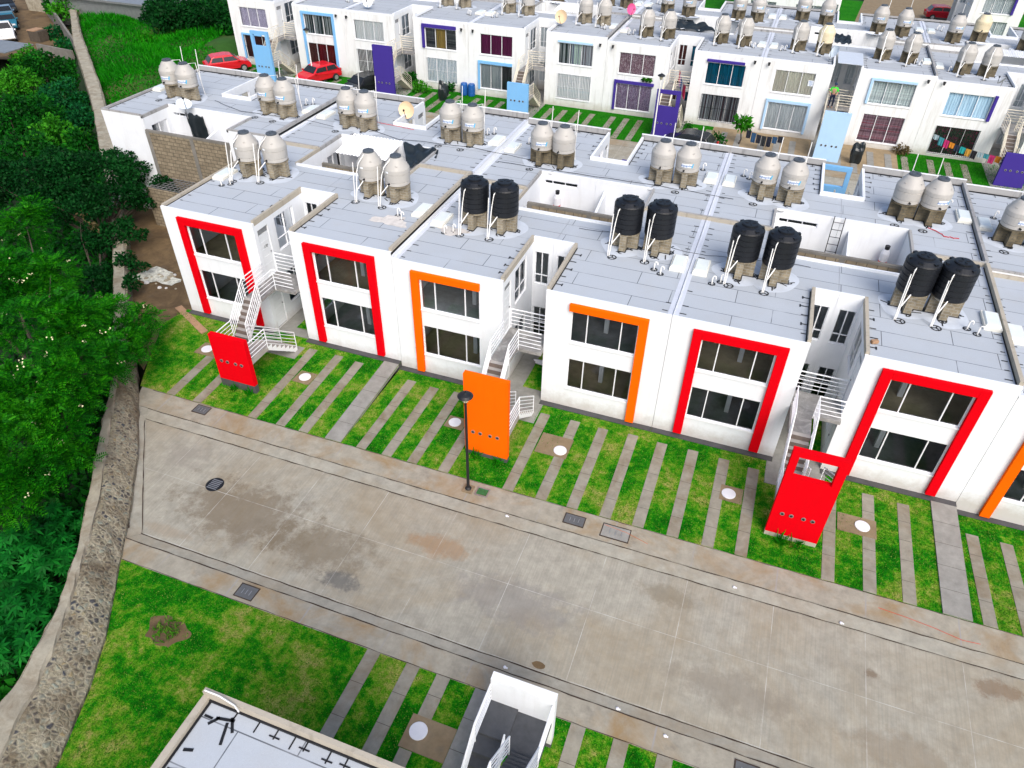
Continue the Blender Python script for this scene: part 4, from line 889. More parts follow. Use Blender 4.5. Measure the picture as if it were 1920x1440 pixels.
# eave lamps between the upper windows
for i, xj in enumerate((-12.3, -.69, 10.92, 22.53, 34.14)):
    for s in (-1, 1):
        mb = MB(); x, z = xj+.5*s, 5.0; mb.tube([(x, 36.19, z), (x, 36.0, z+.04)], .03, 6); mb.tube([(x, 36.02, z+.12), (x, 35.94, z-.10)], [.10, .06], 8)
        tag(mb.build('wall_lamp', M['iron'], None), 'black wall lamp %s of the %s wall joint from the left in the curtained row' % ('left' if s < 0 else 'right', ORD[i]), 'wall lamp', 'wall lamps of the curtained row')
GT = 'staircases of the curtained row'
for k, (ph, m, hole, lab) in enumerate(((4.0, 'blue', True, 'staircase behind a tall light blue wall with an opening, next to the red hatchback'), (4.05, 'purple', False, 'staircase behind a tall solid purple wall among shrubs'), (2.5, 'blue', False, 'staircase behind a low light blue wall, right of the blue barrels'), (3.55, 'purple', True, 'staircase behind a purple wall with an opening, hung with washing'), (3.5, 'paleblue', False, 'staircase behind a tall pale blue wall with the person in green'), (2.3, 'purple', False, 'staircase behind a low purple wall at the right edge'))):
    stair(lab, -18.99+CJ*k, CG, 36.2, 1, .1 if k < 3 else -.1, ph, m, hole=hole, rail='rail_old', group=GT, basemat=m)

# ------------------------------------------------------------------ fourth row (roofs) and a front beyond
GD_ = 'houses of the far roof row'
DT = {-.69: [], 10.92: [(9.64, 47.8)], 22.53: []}
DD = [(-12.3, 1, []), (-.69, -1, []), (-.69, 1, [(1.9, 47.6), (3.4, 47.6)]), (10.92, -1, [(8.0, 47.9), (9.64, 47.9)]), (10.92, 1, [(13.4, 47.2), (15.28, 46.9)]), (22.53, -1, [(19.4, 47.4), (20.95, 47.2)]), (22.53, 1, [(24.5, 49.2), (26.4, 48.5)]), (34.14, -1, [(30.43, 47.4), (32.2, 47.0)]), (34.14, 1, [(35.9, 46.6), (37.8, 47.6)]), (45.75, -1, [(40.9, 46.2), (42.3, 46.1)])]
for i, (xj, s, tk) in enumerate(DD):
    house('house under a worn grey roof, %s from the left in the farthest row' % ORD[i], xj, s, 53.2, -1, .05, w=CW, gw=CG, white='white_old', roof='roof_far', tanks=tk, ped='pedestal_dark', gap_kerb='old', front_par=.12, group=GD_, seed=90+i, rearwin=(i in (4, 6)), gapcur='sky', floors=('floor_a', 'floor_a'))
house('white house front with a purple framed window in the top right corner', 45.75, -1, 72.4, 1, -.2, w=CW, gw=CG, white='white_old', roof='roof_far', up='grey', low='grey', surr=[(3.75, 3.98, 3.2, 5.0), (1.0, 3.75, 4.8, 5.0)], smat='purple', gap_kerb='old', front_par=.04, seed=120, gapcur='grey', floors=('floor_a', 'floor_a'))
sheet('yard_paving', [(29.2, 64.6, -.004), (40.7, 64.6, -.004), (52, 140, .0), (36, 140, .0)], M['pad'])
for xj, s, lab in ((22.53, 1, 'nearer to the parked wine red car'), (22.53, -1, 'farther from the parked wine red car')):
    house('white house front across the far street, '+lab, xj, s, 72.4, 1, -.2, w=CW, gw=CG, white='white_old', roof='roof_far', up='sky', low='grey', surr=(), gap_kerb='old', front_par=.04, seed=130+int(xj), gapcur='grey', group='house fronts across the far street', floors=('floor_a', 'floor_a'))

# ------------------------------------------------------------------ water tanks
RA = ['over the leftmost red frame', 'on the roof right of the low red stair wall', 'over the orange frame left of the lamp post', 'over the orange frame right of the orange stair wall', 'over the red frame left of the pierced red wall', 'over the red frame right of the pierced red wall']
AT = [[(1.45, 4.6), (2.72, 4.95)], [(7.84, 4.8), (9.2, 4.75)], [(13.2, 4.1), (14.5, 4.2)], [(19.68, 4.65), (21.0, 4.75)], [(24.4, 4.15), (25.72, 4.1)], [(30.5, 3.95), (31.7, 3.95)]]
for i, pr in enumerate(AT):
    for j, (x, y) in enumerate(pr):
        kd = 'beige' if i < 2 else 'black'; z = (.26 if i < 2 else 0)+5.34+.752
        place_tank(kd, 'small' if i < 2 else None, True, (x, y, z), random.uniform(-.15, .15), '%s %s water tank %s' % (('left', 'right')[j], kd, RA[i]), 'water tanks of the near terrace')
BLt = ['behind the white satellite dish', 'in mid row behind the two beige end tanks', 'just left of the peach dish in mid row', 'behind the black tarpaulin in mid row', 'in mid row left of the open yard', 'in mid row left of the broad flashing', 'in mid row right of the broad flashing', 'in mid row above the black ladder yard', 'of mid row at the right edge']
for i, (xj, s, z0, pr) in enumerate(B):
    for j, (x, y) in enumerate(pr):
        logo = (i, j) not in ((4, 1), (5, 0), (7, 0)); sm = 'logo' if logo else 'none'
        place_tank('beige', sm, False, (x, y, z0+5.34+.752), random.uniform(-.12, .12) + (R(18) if i > 6 else 0), '%s beige tank%s, pair %s' % (('left', 'right')[j], ' with lettered label' if logo else ' without label', BLt[i]), 'water tanks of the middle row')
for i, pr in enumerate(CT):
    for j, (x, y) in enumerate(pr):
        kd = 'ivory' if (i, j) == (8, 1) else 'beige'
        place_tank(kd, 'none', True, (x, y, CS[i][2]+5.34+.752), random.uniform(-.2, .2), '%s %s tank of the pair over the %s curtained front from the left' % (('left', 'right')[j], kd, ORD[i]), 'water tanks of the curtained row')
for i, (xj, s, pr) in enumerate(DD):
    for j, (x, y) in enumerate(pr):
        kd = 'ivory' if (i, j) == (8, 1) else 'beige'
        place_tank(kd, 'logo' if kd == 'beige' else 'none', False, (x, y, .05+5.34+.752), random.uniform(-.2, .2), '%s %s tank of the pair on the %s roof of the farthest row' % (('left', 'right')[j], kd, ORD[i]), 'water tanks of the farthest row')

# ------------------------------------------------------------------ vegetation
def rand_dirs(n, up=0.):
    d = NR.normal(size=(n, 3)); d[:, 2] += up; return d/np.linalg.norm(d, axis=1)[:, None]
def leaf_quads(C, D, U, L, W):
    """diamond leaves at C along D with side vector from U"""
    S = np.cross(D, U); S /= np.linalg.norm(S, axis=1)[:, None]+1e-9
    L = np.asarray(L)[:, None]; W = np.asarray(W)[:, None]; n = len(C); V = np.empty((n, 4, 3))
    V[:, 0] = C; V[:, 1] = C+D*L*.45+S*W; V[:, 2] = C+D*L; V[:, 3] = C+D*L*.45-S*W
    return V.reshape(-1, 3), np.arange(n*4).reshape(n, 4)
def clump_points(cl, dens, fill=.45):
    """points near the surfaces of overlapping clumps; returns position and outward direction"""
    P, D = [], []
    for x, y, z, r in cl:
        n = max(8, int(dens*r*r)); d = rand_dirs(n, .35); rr = r*(1-fill*NR.random(n)**1.6)
        P.append(np.array([x, y, z])+d*rr[:, None]*np.array([1, 1, .72])); D.append(d)
    return np.concatenate(P), np.concatenate(D)
def limbs(mb, base, tops, r, rn):
    base = Vector(base)
    for t in tops:
        t = Vector(t); m = base.lerp(t, .5)+Vector((rn.uniform(-.3, .3), rn.uniform(-.3, .3), .3)); mb.tube([base, m, t], [r, r*.6, r*.15], 6)
def tree(name, label, cat, base, cl, dens, leaf, L, W, kind='simple', group=None, trunk=.16, flowers=0, sub=3):
    t = thing(name, base, label, cat, group); rn = random.Random(len(label)+int(base[0]*10))
    cl2 = []
    for x, y, z, r in cl:
        cl2.append((x, y, z, r*.78))
        for k in range(sub):
            d = rand_dirs(1, .2)[0]; q = r*rn.uniform(.32, .5); cl2.append((x+d[0]*(r-q*.6), y+d[1]*(r-q*.6), z+d[2]*(r-q*.6)*.8, q))
    P, D = clump_points(cl2, dens); n = len(P)
    if kind == 'simple':
        dd = D*.7+NR.normal(size=(n, 3))*.55; dd[:, 2] -= .25; dd /= np.linalg.norm(dd, axis=1)[:, None]; U = D+NR.normal(size=(n, 3))*.5
        V, F = leaf_quads(P, dd, U, L*(.6+.8*NR.random(n)), W*(.6+.8*NR.random(n)))
    elif kind == 'feather':
        Vs, Fs, off = [], [], 0; dd = D*.9+NR.normal(size=(n, 3))*.45; dd[:, 2] *= .55; dd /= np.linalg.norm(dd, axis=1)[:, None]
        U = np.tile(np.array([0, 0, 1.]), (n, 1))+NR.normal(size=(n, 3))*.28; S = np.cross(dd, U); S /= np.linalg.norm(S, axis=1)[:, None]+1e-9; Lr = L*(.6+.7*NR.random(n))
        for j in range(6):
            f = (j+.6)/6.2; c = P+dd*(Lr*f)[:, None]; c[:, 2] -= .28*Lr*f*f
            for sgn in (-1, 1):
                e = dd*.55+S*sgn; e /= np.linalg.norm(e, axis=1)[:, None]; v, q = leaf_quads(c, e, np.cross(e, S)+U*.2, Lr*.36*(1.08-.75*abs(f-.45)), Lr*.062); Vs.append(v); Fs.append(q+off); off += len(v)
        V, F = np.concatenate(Vs), np.concatenate(Fs)
    else:  # palmate
        Vs, Fs, off = [], [], 0; U = D*.5+np.array([0, 0, 1.])+NR.normal(size=(n, 3))*.35; U /= np.linalg.norm(U, axis=1)[:, None]
        A = np.cross(U, rand_dirs(n)); A /= np.linalg.norm(A, axis=1)[:, None]; Bv = np.cross(U, A); Lr = L*(.6+.7*NR.random(n))
        for j in range(8):
            a = j*2*math.pi/8.6; e = A*math.cos(a)+Bv*math.sin(a)-U*.22; v, q = leaf_quads(P, e, U, Lr*(1-.25*abs(j-4)/4), Lr*.13); Vs.append(v); Fs.append(q+off); off += len(v)
        V, F = np.concatenate(Vs), np.concatenate(Fs)
    fast_mesh('crown', V, F, leaf, t)
    tb = MB(); cx = sum(c[0] for c in cl)/len(cl); cy = sum(c[1] for c in cl)/len(cl); cz = sum(c[2] for c in cl)/len(cl); b = Vector(base); mid = Vector((b.x*.6+cx*.4, b.y*.6+cy*.4, b.z*.45+cz*.55))
    if trunk:
        tb.tube([b, b.lerp(mid, .5)+Vector((.1, -.08, 0)), mid], [trunk, trunk*.8, trunk*.65], 8); limbs(tb, mid, [c[:3] for c in cl], trunk*.55, rn); tb.build('trunk', M['bark'], t)
    if flowers:
        k = NR.choice(n, flowers); k = k[P[k][:, 2] > cz-.6]; fp = P[k]+D[k]*.28; fp = np.repeat(fp, 5, 0)+NR.normal(size=(len(fp)*5, 3))*.055
        dq = rand_dirs(len(fp), .4); v, q = leaf_quads(fp, dq, rand_dirs(len(fp)), np.full(len(fp), .075), np.full(len(fp), .035)); fast_mesh('flowers', v, q, LEAF['flower'], t, 'stuff')
    return t
def clumps(lst, jit=.0): return [(*gp(px, py, z), r) for px, py, z, r in lst]

tree('feathery_tree', 'bright green feathery tree with cream flowers leaning over the rubble wall', 'tree', (-3.4, -6.6, -3.2), clumps([(50, 425, 3.2, 1.5), (20, 520, 3.2, 1.7), (95, 515, 3.4, 1.25), (60, 610, 3.6, 1.6), (140, 600, 3.3, 1.25), (205, 585, 2.6, .85), (262, 592, 2.0, .55), (200, 668, 2.2, .9), (250, 668, 1.7, .45), (130, 690, 3.0, 1.25), (50, 740, 3.2, 1.5), (110, 790, 2.5, 1.0), (150, 745, 2.4, .75), (20, 850, 2.8, 1.3), (90, 870, 2.2, .9), (150, 850, 1.6, .55), (20, 940, 2.0, 1.0), (290, 596, 1.6, .34), (276, 625, 1.5, .3), (235, 640, 1.9, .6), (245, 612, 1.9, .55), (268, 645, 1.4, .4), (215, 700, 1.6, .5), (-60, 560, 3.2, 2.), (-60, 760, 3., 2.)]), 290, LEAF['acacia'], .40, .1, 'feather', trunk=.2, flowers=100)
tree('shade_tree', 'large dark leaved tree overhanging the wall by the left white house', 'tree', (-10.5, 4.0, -3.0), clumps([(255, 318, 2.6, 1.15), (300, 345, 2.2, .75), (325, 350, 1.9, .4), (200, 330, 3.0, 1.5), (130, 330, 3.2, 1.7), (60, 335, 3.2, 1.8), (280, 300, 2.8, .55), (265, 292, 3.0, .35), (240, 370, 2.2, 1.0), (170, 380, 2.4, 1.3), (100, 385, 2.2, 1.4), (230, 430, 1.4, .8), (265, 440, 1.2, .4), (180, 450, 1.0, 1.1), (240, 490, .8, .6), (190, 520, .4, .9), (250, 530, .9, .5), (265, 500, .8, .35), (215, 300, 3.0, .9), (325, 330, 2.2, .45), (270, 380, 1.6, .6), (-20, 340, 3.0, 1.8)]), 800, LEAF['dark'], .17, .058, trunk=.2, sub=5)
tree('bare_shrub', 'dry twiggy shrub by the wall below the dark leaved tree', 'shrub', (-7.2, .6, -2.0), clumps([(150, 405, 2.2, .45), (175, 425, 1.8, .35)]), 160, LEAF['dry'], .16, .05, trunk=.05)
for px, py, z, r, lf, lab in ((30, 150, -.3, 1.9, 'lime', 'yellowish green bush at the picture edge below the tin shed'), (80, 120, .0, 1.8, 'jungle', 'bushy green tree beside the tin shed roof'), (55, 80+25, .3, 1.2, 'lime', 'bright bush against the grey yard wall'), (115, 175, -.4, 1.6, 'teal', 'bluish green bush near the far stretch of the rubble wall'),
        (150, 215, -.3, 1.3, 'teal', 'broad leaved bush touching the rubble wall'), (70, 205, .0, 1.9, 'jungle', 'rounded mid green tree in the middle of the thicket'), (20, 225, .2, 2.0, 'jungle', 'dense tree at the left edge of the thicket'), (110, 250, .0, 1.6, 'lime', 'bright leafy tree in the lower thicket'), (160, 270, -.2, 1.2, 'jungle', 'small tree between the thicket and the dark leaved tree'), (45, 280, .4, 1.7, 'jungle', 'green tree above the dark leaved tree at the left edge')):
    g = gp(px, py, z); tree('thicket_tree', lab, 'tree', (g.x, g.y, -2.9), [(g.x, g.y, z, r), (g.x+.8*r, g.y+.3, z-.5, r*.7), (g.x-.8*r, g.y-.4, z-.4, r*.75), (g.x+.1, g.y-.9*r, z-.6, r*.7)], 210, LEAF[lf], .27, .09, trunk=.1, group='trees of the thicket behind the rubble wall')
for px, py, z, r, lab in ((40, 1130, -.6, .9, 'palmate leaved shrub nearest the pale stretch of wall cap'), (85, 1060, -.7, .8, 'palmate leaved shrub close to the patched wall cap'), (30, 1030, -.3, 1.0, 'palmate leaved shrub under the feathery tree at the picture edge'), (20, 1210, -.5, .8, 'lowest palmate leaved shrub, in the left corner behind the wall'), (110, 985, -.8, .8, 'palmate leaved shrub with yellow leaves under the feathery tree')):
    g = gp(px, py, z); tree('palmate_shrub', lab, 'shrub', (g.x, g.y, -3.0), [(g.x, g.y, z, r), (g.x-.6, g.y-.5, z-.4, r*.9), (g.x+.3, g.y+.7, z-.5, r*.8), (g.x-.4, g.y+.5, z-.2, r*.7)], 70, LEAF['palmate'], .36, .1, 'palmate', trunk=.05, group='palmate shrubs behind the rubble wall')
# undergrowth that reads as one mass
n = 26000; Y_ = NR.uniform(-22, 40, n); dd = NR.exponential(6, n)+.5; X_ = np.array([wx(y, TL_) for y in Y_])-dd; Z_ = np.array([terrain_z(x, y) for x, y in zip(X_, Y_)])
hh = .9+.9*np.sin(X_*1.1+2*np.sin(Y_*.6))*np.cos(Y_*.9); kk = (Y_ < 27) | (dd < 6); X_, Y_, Z_, hh, dd = X_[kk], Y_[kk], Z_[kk], hh[kk], dd[kk]; n = len(X_); P = np.stack([X_, Y_, Z_+NR.random(n)*np.clip(hh, .15, 1.8)*np.clip(dd*.5, .2, 1)], 1)
dq = rand_dirs(n, .5); V, F = leaf_quads(P, dq, rand_dirs(n, .5), .22+.25*NR.random(n), .07+.07*NR.random(n)); fast_mesh('undergrowth', V, F, LEAF['jungle'], None, 'stuff')
# tall grass on the vacant lot, short turf blades
n = 110000; X_ = NR.uniform(-51, -11.3, n); Y_ = NR.uniform(8.5, 53, n); k = np.array([(x > wx(y, TR_)+.15) and not (x > -11.45 and y < 23) and not (x > -24.3 and y > 29.5) and not (x > -13 and y > 17) and not(-31 < x < -24 and 36 < y and x > -31+(44-y)*.4) for x, y in zip(X_, Y_)]); X_, Y_ = X_[k], Y_[k]; n = len(X_)
Z_ = np.array([zv(x, y) for x, y in zip(X_, Y_)]); tall = .16+.34*np.clip(np.sin(X_*.5+np.sin(Y_*.4)*2)*np.cos(Y_*.45+1)+.35, 0, 1)
dq = rand_dirs(n, 1.3); V, F = leaf_quads(np.stack([X_, Y_, Z_], 1), dq, rand_dirs(n), tall*(.7+.6*NR.random(n))*1.5, .03+.03*NR.random(n)); fast_mesh('tall_grass', V, F, LEAF['grass'], None, 'stuff')
def turf(name, n, x0, x1, y0, y1, zf, ok, h=.05, mat='turf'):
    X_, Y_ = NR.uniform(x0, x1, n), NR.uniform(y0, y1, n); k = np.array([ok(x, y) for x, y in zip(X_, Y_)]); X_, Y_ = X_[k], Y_[k]; n = len(X_); Z_ = np.array([zf(x, y) for x, y in zip(X_, Y_)])
    dq = rand_dirs(n, 1.2); V, F = leaf_quads(np.stack([X_, Y_, Z_], 1), dq, rand_dirs(n), h*(.6+.8*NR.random(n)), .010+.010*NR.random(n)); fast_mesh(name, V, F, LEAF[mat], None, 'stuff')
SX = (2.86, 4.2, 6.92, 8.25, 9.32, 11.92, 13.03, 14.12, 15.42, 18.02, 19.3, 20.48, 21.7, 22.88, 24.1, 25.3, 26.42, 29.22, 30.52, 31.72, 34.05, 35.15)
GAPX = [(4.5, 6.75), (15.8, 17.9), (27.1, 29.1)]
def ok_n(x, y):
    if any(a-.01 < x < a+.48 for a in SX) and y < -.75: return False
    if 10.53 < x < 11.27 or 32.88 < x < 33.78: return False
    if any(a < x < b for a, b in GAPX) and y > -1.55: return False
    return x > 1.6-(y+5.3)*.5 and y < -.3
turf('turf', 90000, -.5, 37.5, -5.28, -.28, zlawn, ok_n)
turf('turf', 60000, 7.4, 30, -19.5, -12.78, Zs, lambda x, y: x > wx(y, BS_)+.02 and not any(a-.01 < x < a+.43 for a in (16.58, 17.87, 22.9, 24.1, 25.3, 26.5, 27.7, 28.9)) and not (18.7 < x < 20.8 and y < -14) and not 20.03 < x < 22.6 and not (18.83 < x < 19.27) and math.hypot(x-10.55, y+14.4) > .62 and not (x > 16 and y < -17.3))
turf('turf', 22000, -24, 20, 30.75, 36, Zs, lambda x, y: True, .09, 'grass'); turf('turf', 9000, 33.3, 45, 30.75, 36, Zs, lambda x, y: True, .09, 'grass')
# tufts at wall feet
def tuft(label, x, y, z, r, n, mat, h=.3, name='grass_tuft', cat='plant', group=None):
    t = thing(name, (x, y, z), label, cat, group); a = NR.random(n)*6.28; q = r*np.sqrt(NR.random(n)); P = np.stack([x+q*np.cos(a), y+q*np.sin(a), np.full(n, z)], 1)
    V, F = leaf_quads(P, rand_dirs(n, 1.5), rand_dirs(n), h*(.5+NR.random(n)), .012+.012*NR.random(n)); fast_mesh('blades', V, F, LEAF[mat], t); return t
GW = 'weed tufts at the stair walls'
for x, y, lab in ((5.4, -4.12, 'left weed tuft at the foot of the low red stair wall'), (6.2, -4.15, 'right weed tuft at the foot of the low red stair wall'), (16.5, -4.15, 'left weed tuft below the orange stair wall'), (17.45, -4.15, 'right weed tuft below the orange stair wall'), (27.9, -4.2, 'left weed tuft below the pierced red stair wall'), (28.4, -4.2, 'right weed tuft below the pierced red stair wall')):
    tuft(lab, x, y, .02, .18, 60, 'grass', .35, group=GW)
tuft('weeds and a bare sapling in the round hole in our side lawn', 10.6, -14.4, .01, .42, 160, 'turf', .22)
for px, py, z, r, lf, lab, h in ((768, 150, .5, .75, 'jungle', 'tall shrub beside the solid purple stair wall', .2), (722, 165, .3, .6, 'jungle', 'low bush at the foot of the solid purple wall', .2), (790, 165, .4, .7, 'lime', 'bright bush between the purple wall and the barred window', .2), (1393, 232, 1.5, .55, 'lime', 'small palm like tree beside the black barred window', .3), (1345, 262, .3, .6, 'jungle', 'low green bushes under the black barred window', .2), (1290, 235, .35, .3, 'jungle', 'small rose bush left of the black barred window', .12), (1235, 205, .2, .5, 'dry', 'dry weeds at the wall joint left of the purple stair wall', .15), (640, 130, .2, .5, 'dry', 'brown weeds by the wall left of the white barred window', .15), (1690, 282, .25, .6, 'dry', 'brown weeds at the wall joint right of the covered grill', .15), (845, 165, .3, .45, 'jungle', 'bush behind the black covered grill on the lawn', .18)):
    g = gp(px, py, z); tree('garden_shrub', lab, 'shrub', (g.x, g.y, 0), [(g.x, g.y, z+.1, r), (g.x+.5*r, g.y+.1, z-.1, r*.6), (g.x-.5*r, g.y, z-.1, r*.6)], 420, LEAF[lf], h*1.2, h*.33, trunk=.035 if z < 1 else .07)
# trees at the far upper left
for px, py, z, r, lf, lab in ((330, 15, 2.5, 2.4, 'dark', 'dark tree above the corner of the vacant lot'), (390, 25, 2.0, 2.3, 'dark', 'dark tree left of the lilac curtained house'), (300, 30, 1.2, 1.7, 'dark', 'low dark tree behind the end of the rubble wall'), (420, 60, .6, 1.3, 'jungle', 'low bush beside the lilac curtained house'), (130, 8, 1.0, 1.8, 'lime', 'bright tree behind the grey yard wall'), (105, 3, .8, 1.3, 'jungle', 'smaller green tree behind the grey yard wall'), (215, 62, .35, .9, 'jungle', 'leafy shrub in the tall grass'), (265, 70, .4, .8, 'lime', 'rounded shrub at the far side of the tall grass'), (100, 55, -.4, .7, 'teal', 'papaya like plant beside the wooden crate'), (122, 80, -.3, .8, 'teal', 'papaya like plant against the grey yard wall')):
    g = gp(px, py, z); tree('far_tree', lab, 'tree', (g.x, g.y, min(0, z-1)), [(g.x, g.y, z, r), (g.x+.8*r, g.y+.2, z-.4, r*.8), (g.x-.8*r, g.y, z-.4, r*.8), (g.x, g.y-.7*r, z-.7, r*.7)], 190, LEAF[lf], .34, .11, trunk=.13, group='trees at the upper left')

# ------------------------------------------------------------------ street furniture and odd things
def lantern_post(label, x, y, h, dark=True):
    t = thing('street_lamp', (x, y, 0), label, 'street lamp', 'street lamps'); m = M['iron'] if dark else M['pvc']
    mb = MB(); mb.tube([(x, y, .02), (x, y, h-.42)], [.055, .045], 10); mb.lathe([(.12, 0), (.12, .06), (.07, .12), (.06, .2)], (x, y, .01), 12); mb.build('pole', m, t)
    b = MB(); b.box(x-.19, x+.19, y-.19, y+.19, -.02, .035); b.build('base_plate', M['pad'], t)
    l = MB(); l.lathe([(.06, 0), (.10, .05), (.14, .24), (.13, .26)], (x, y, h-.42), 8); l.build('lantern', M['lamp_glass'], t)
    for k in range(4):
        pass
    c = MB(); c.lathe([(.26, 0), (.27, .02), (.20, .09), (.08, .14), (.03, .17), (.02, .22)], (x, y, h-.17), 20); c.build('lamp_cap', M['iron'], t)
    r = MB()
    for k in range(6): a = k*1.047; r.tube([(x+.07*math.cos(a), y+.07*math.sin(a), h-.42), (x+.15*math.cos(a), y+.15*math.sin(a), h-.16)], .01, 4)
    r.build('lantern_cage', M['iron'], t); return t
lantern_post('black lamp post in front of the orange stair wall', 16.88, -5.76, 4.62)
lantern_post('white lamp post in front of the pierced purple stair wall', 16.1, 31.55, 4.75, False)
lantern_post('pale lamp post in front of the second red car', -14.3, 33.6, 4.45, False)
def cover_pad(label, x0, x1, y0, y1, cx, cy, zf):
    t = thing('drain_pad', ((x0+x1)/2, (y0+y1)/2, zf(cx, cy)), label, 'drain cover', 'brown drain pads with white covers'); mb = MB(); z = zf(cx, cy); mb.box(x0, x1, y0, y1, z-.1, z+.03); mb.build('pad', M['pad'], t)
    c = MB(); c.lathe([(.255, 0), (.255, .025), (.24, .035)], (cx, cy, z+.03), 28); c.build('cover', M['lid_white'], t)
for a in (('white drain cover left of the low red stair wall', 2.2, 3.32, -2.65, -1.85, 2.62, -2.27), ('white drain cover right of the low red stair wall', 7.42, 8.24, -2.8, -2.05, 7.83, -2.42), ('white drain cover left of the orange stair wall', 14.61, 15.41, -2.95, -2.28, 14.97, -2.62), ('white drain cover right of the orange stair wall', 18.51, 19.78, -3.02, -1.88, 19.45, -2.65),
          ('white drain cover left of the pierced red stair wall', 25.6, 26.41, -2.95, -2.18, 25.91, -2.59), ('white drain cover right of the pierced red stair wall', 29.7, 31.0, -2.9, -2.05, 30.53, -2.46)): cover_pad(*a, zlawn)
cover_pad('white drain cover beside the dark grey staircase on our side', 18.72, 20.04, -15.0, -14.05, 19.07, -14.46, Zs)
def utility(label, x, y, lx, ly, mat='box', z=.0):
    t = thing('utility_cover', (x, y, z), label, 'utility cover', 'rectangular covers in the pavements'); mb = MB(); mb.box(x-lx/2, x+lx/2, y-ly/2, y+ly/2, z-.1, z+.012); mb.build('lid', M[mat], t, bevel=.006)
    f = MB()
    for sx, sy, wx_, wy_ in ((-1, 0, .03, ly), (1, 0, .03, ly), (0, -1, lx, .03), (0, 1, lx, .03)): f.box(x+sx*(lx/2+.015)-wx_/2-(.03 if wx_ > .1 else 0), x+sx*(lx/2+.015)+wx_/2+(.03 if wx_ > .1 else 0), y+sy*(ly/2+.015)-wy_/2, y+sy*(ly/2+.015)+wy_/2, z-.1, z+.016)
    f.build('frame', M['crack'], t); g = MB()
    for k in (-1, 0, 1): g.box(x+k*lx*.22-.012, x+k*lx*.22+.012, y-ly*.2, y+ly*.2, z+.013, z+.017)
    g.build('grip', M['metal'], t)
utility('dark utility cover in the pavement before the low red stair wall', 4.92, -5.62, .62, .42, z=-.01); utility('dark utility cover in our side pavement near the rubble wall', 12.0, -12.36, .62, .45, z=-.012); utility('dark utility cover in the far pavement right of the lamp post', 20.95, -5.78, .7, .42, z=-.01); utility('pale concrete cover beside the dark one right of the lamp post', 22.45, -5.82, .95, .55, 'ramp', -.014); utility('dark utility cover at the bottom edge on our side', 27.6, -12.4, .6, .45, z=-.012)
mb = MB(); mb.lathe([(.33, .0), (.33, .012), (.25, .014)], (8.02, -8.82, -.099), 26); mb2 = MB()
t = thing('manhole', (8.02, -8.82, -.1), 'round black manhole grate in the street near the rubble wall', 'manhole'); mb.build('ring', M['iron'], t)
for k in range(6): mb2.box(7.82, 8.22, -9.02+.08*k-.02, -9.02+.08*k+.02, -.088, -.078)
mb2.build('bars', M['metal'], t)
mb = MB(); x, y = 17.42, -5.72
for a, b, c, d in ((-.24, .24, -.2, -.16), (-.24, .24, .16, .2), (-.24, -.2, -.16, .16), (.2, .24, -.16, .16)): mb.box(x+a, x+b, y+c, y+d, -.2, .02)
t = thing('valve_box', (x, y, 0), 'open green valve box beside the lamp post foot', 'valve box'); mb.build('rim', M['metal'], t); mb = MB(); mb.box(x-.2, x+.2, y-.16, y+.16, -.02, -.004); mb.build('well', plain('green_film', (.02, .14, .05), .3, .4, 8), t)
mb = MB(); mb.box(-1.45, 1.45, -.17, .17, 0, .05, 0, Matrix.Translation((.42, -.62, .20)) @ Matrix.Rotation(R(-27), 4, 'Z')); tag(mb.build('wooden_board', M['wood'], None, bevel=.006), 'weathered wooden board lying on the lawn beside the first house', 'board')
# rubble heap, litter
rn = random.Random(9)
for k in range(26):
    g = gp(rn.uniform(268, 330), rn.uniform(515, 542), .08); mb = MB(); r = rn.uniform(.05, .16)
    mb.lathe([(r*.4, -r*.3), (r, 0), (r*.75, r*.5), (r*.2, r*.6)], (g.x, g.y, .09), 7); tag(mb.build('rubble_stone', M['cap'] if k % 3 else M['white'], None), 'pale broken stone in the heap beside the first house', 'stone', 'stones of the rubble heap')
def puddle_patch(name, x, y, r, mat, label, z):
    mb = MB(); pts = []
    for k in range(22): a = k*2*math.pi/22; q = r*(1+.25*math.sin(3*a+x)+.15*math.sin(7*a)); pts.append((x+1.5*q*math.cos(a), y+q*math.sin(a)*.8, z))
    mb.poly(pts); o = mb.build(name, mat, None); o['kind'] = 'structure'; return o
puddle_patch('lime_spill', -4.0, 2.1, .85, plain('lime_dust', (.50, .50, .44), .95, .5, 6), '', .115); mb = MB(); mb.poly([(21.5+.20*math.cos(k*.5236)*(1+.1*math.sin(k*2.3)), -11.4+.12*math.sin(k*.5236), -.0955) for k in range(12)]); o = mb.build('oil_stain', M['soil'], None); o['kind'] = 'structure'
for x, y, z, c in ((18.64, -6.45, -.03, 'lid_white'), (26.6, -6.6, -.06, 'lid_white'), (29.9, -6.75, -.07, 'lid_white'), (20.6, -11.85, -.05, 'lid_white'), (24.0, -11.9, -.05, 'lid_white'), (25.4, -12.2, -.03, 'lid_white')):
    mb = MB(); mb.lathe([(.045, 0), (.05, .03), (.02, .05)], (x, y, z), 8); mb.box(x+.02, x+.09, y-.025, y+.02, z, z+.02); tag(mb.build('litter', M[c], None), 'small white scrap of litter by the kerb', 'litter', 'scraps of litter along the kerbs')
mb = MB(); mb.tube([(31.0, -5.78, -.01), (31.8, -5.85, .0), (32.6, -5.95, .0), (33.4, -6.1, -.01), (33.9, -6.05, -.01)], .007, 5); tag(mb.build('loose_rope', plain('red_cord_nylon', (.55, .05, .02), .6, .1), None), 'thin red cord lying on the pavement', 'cord')
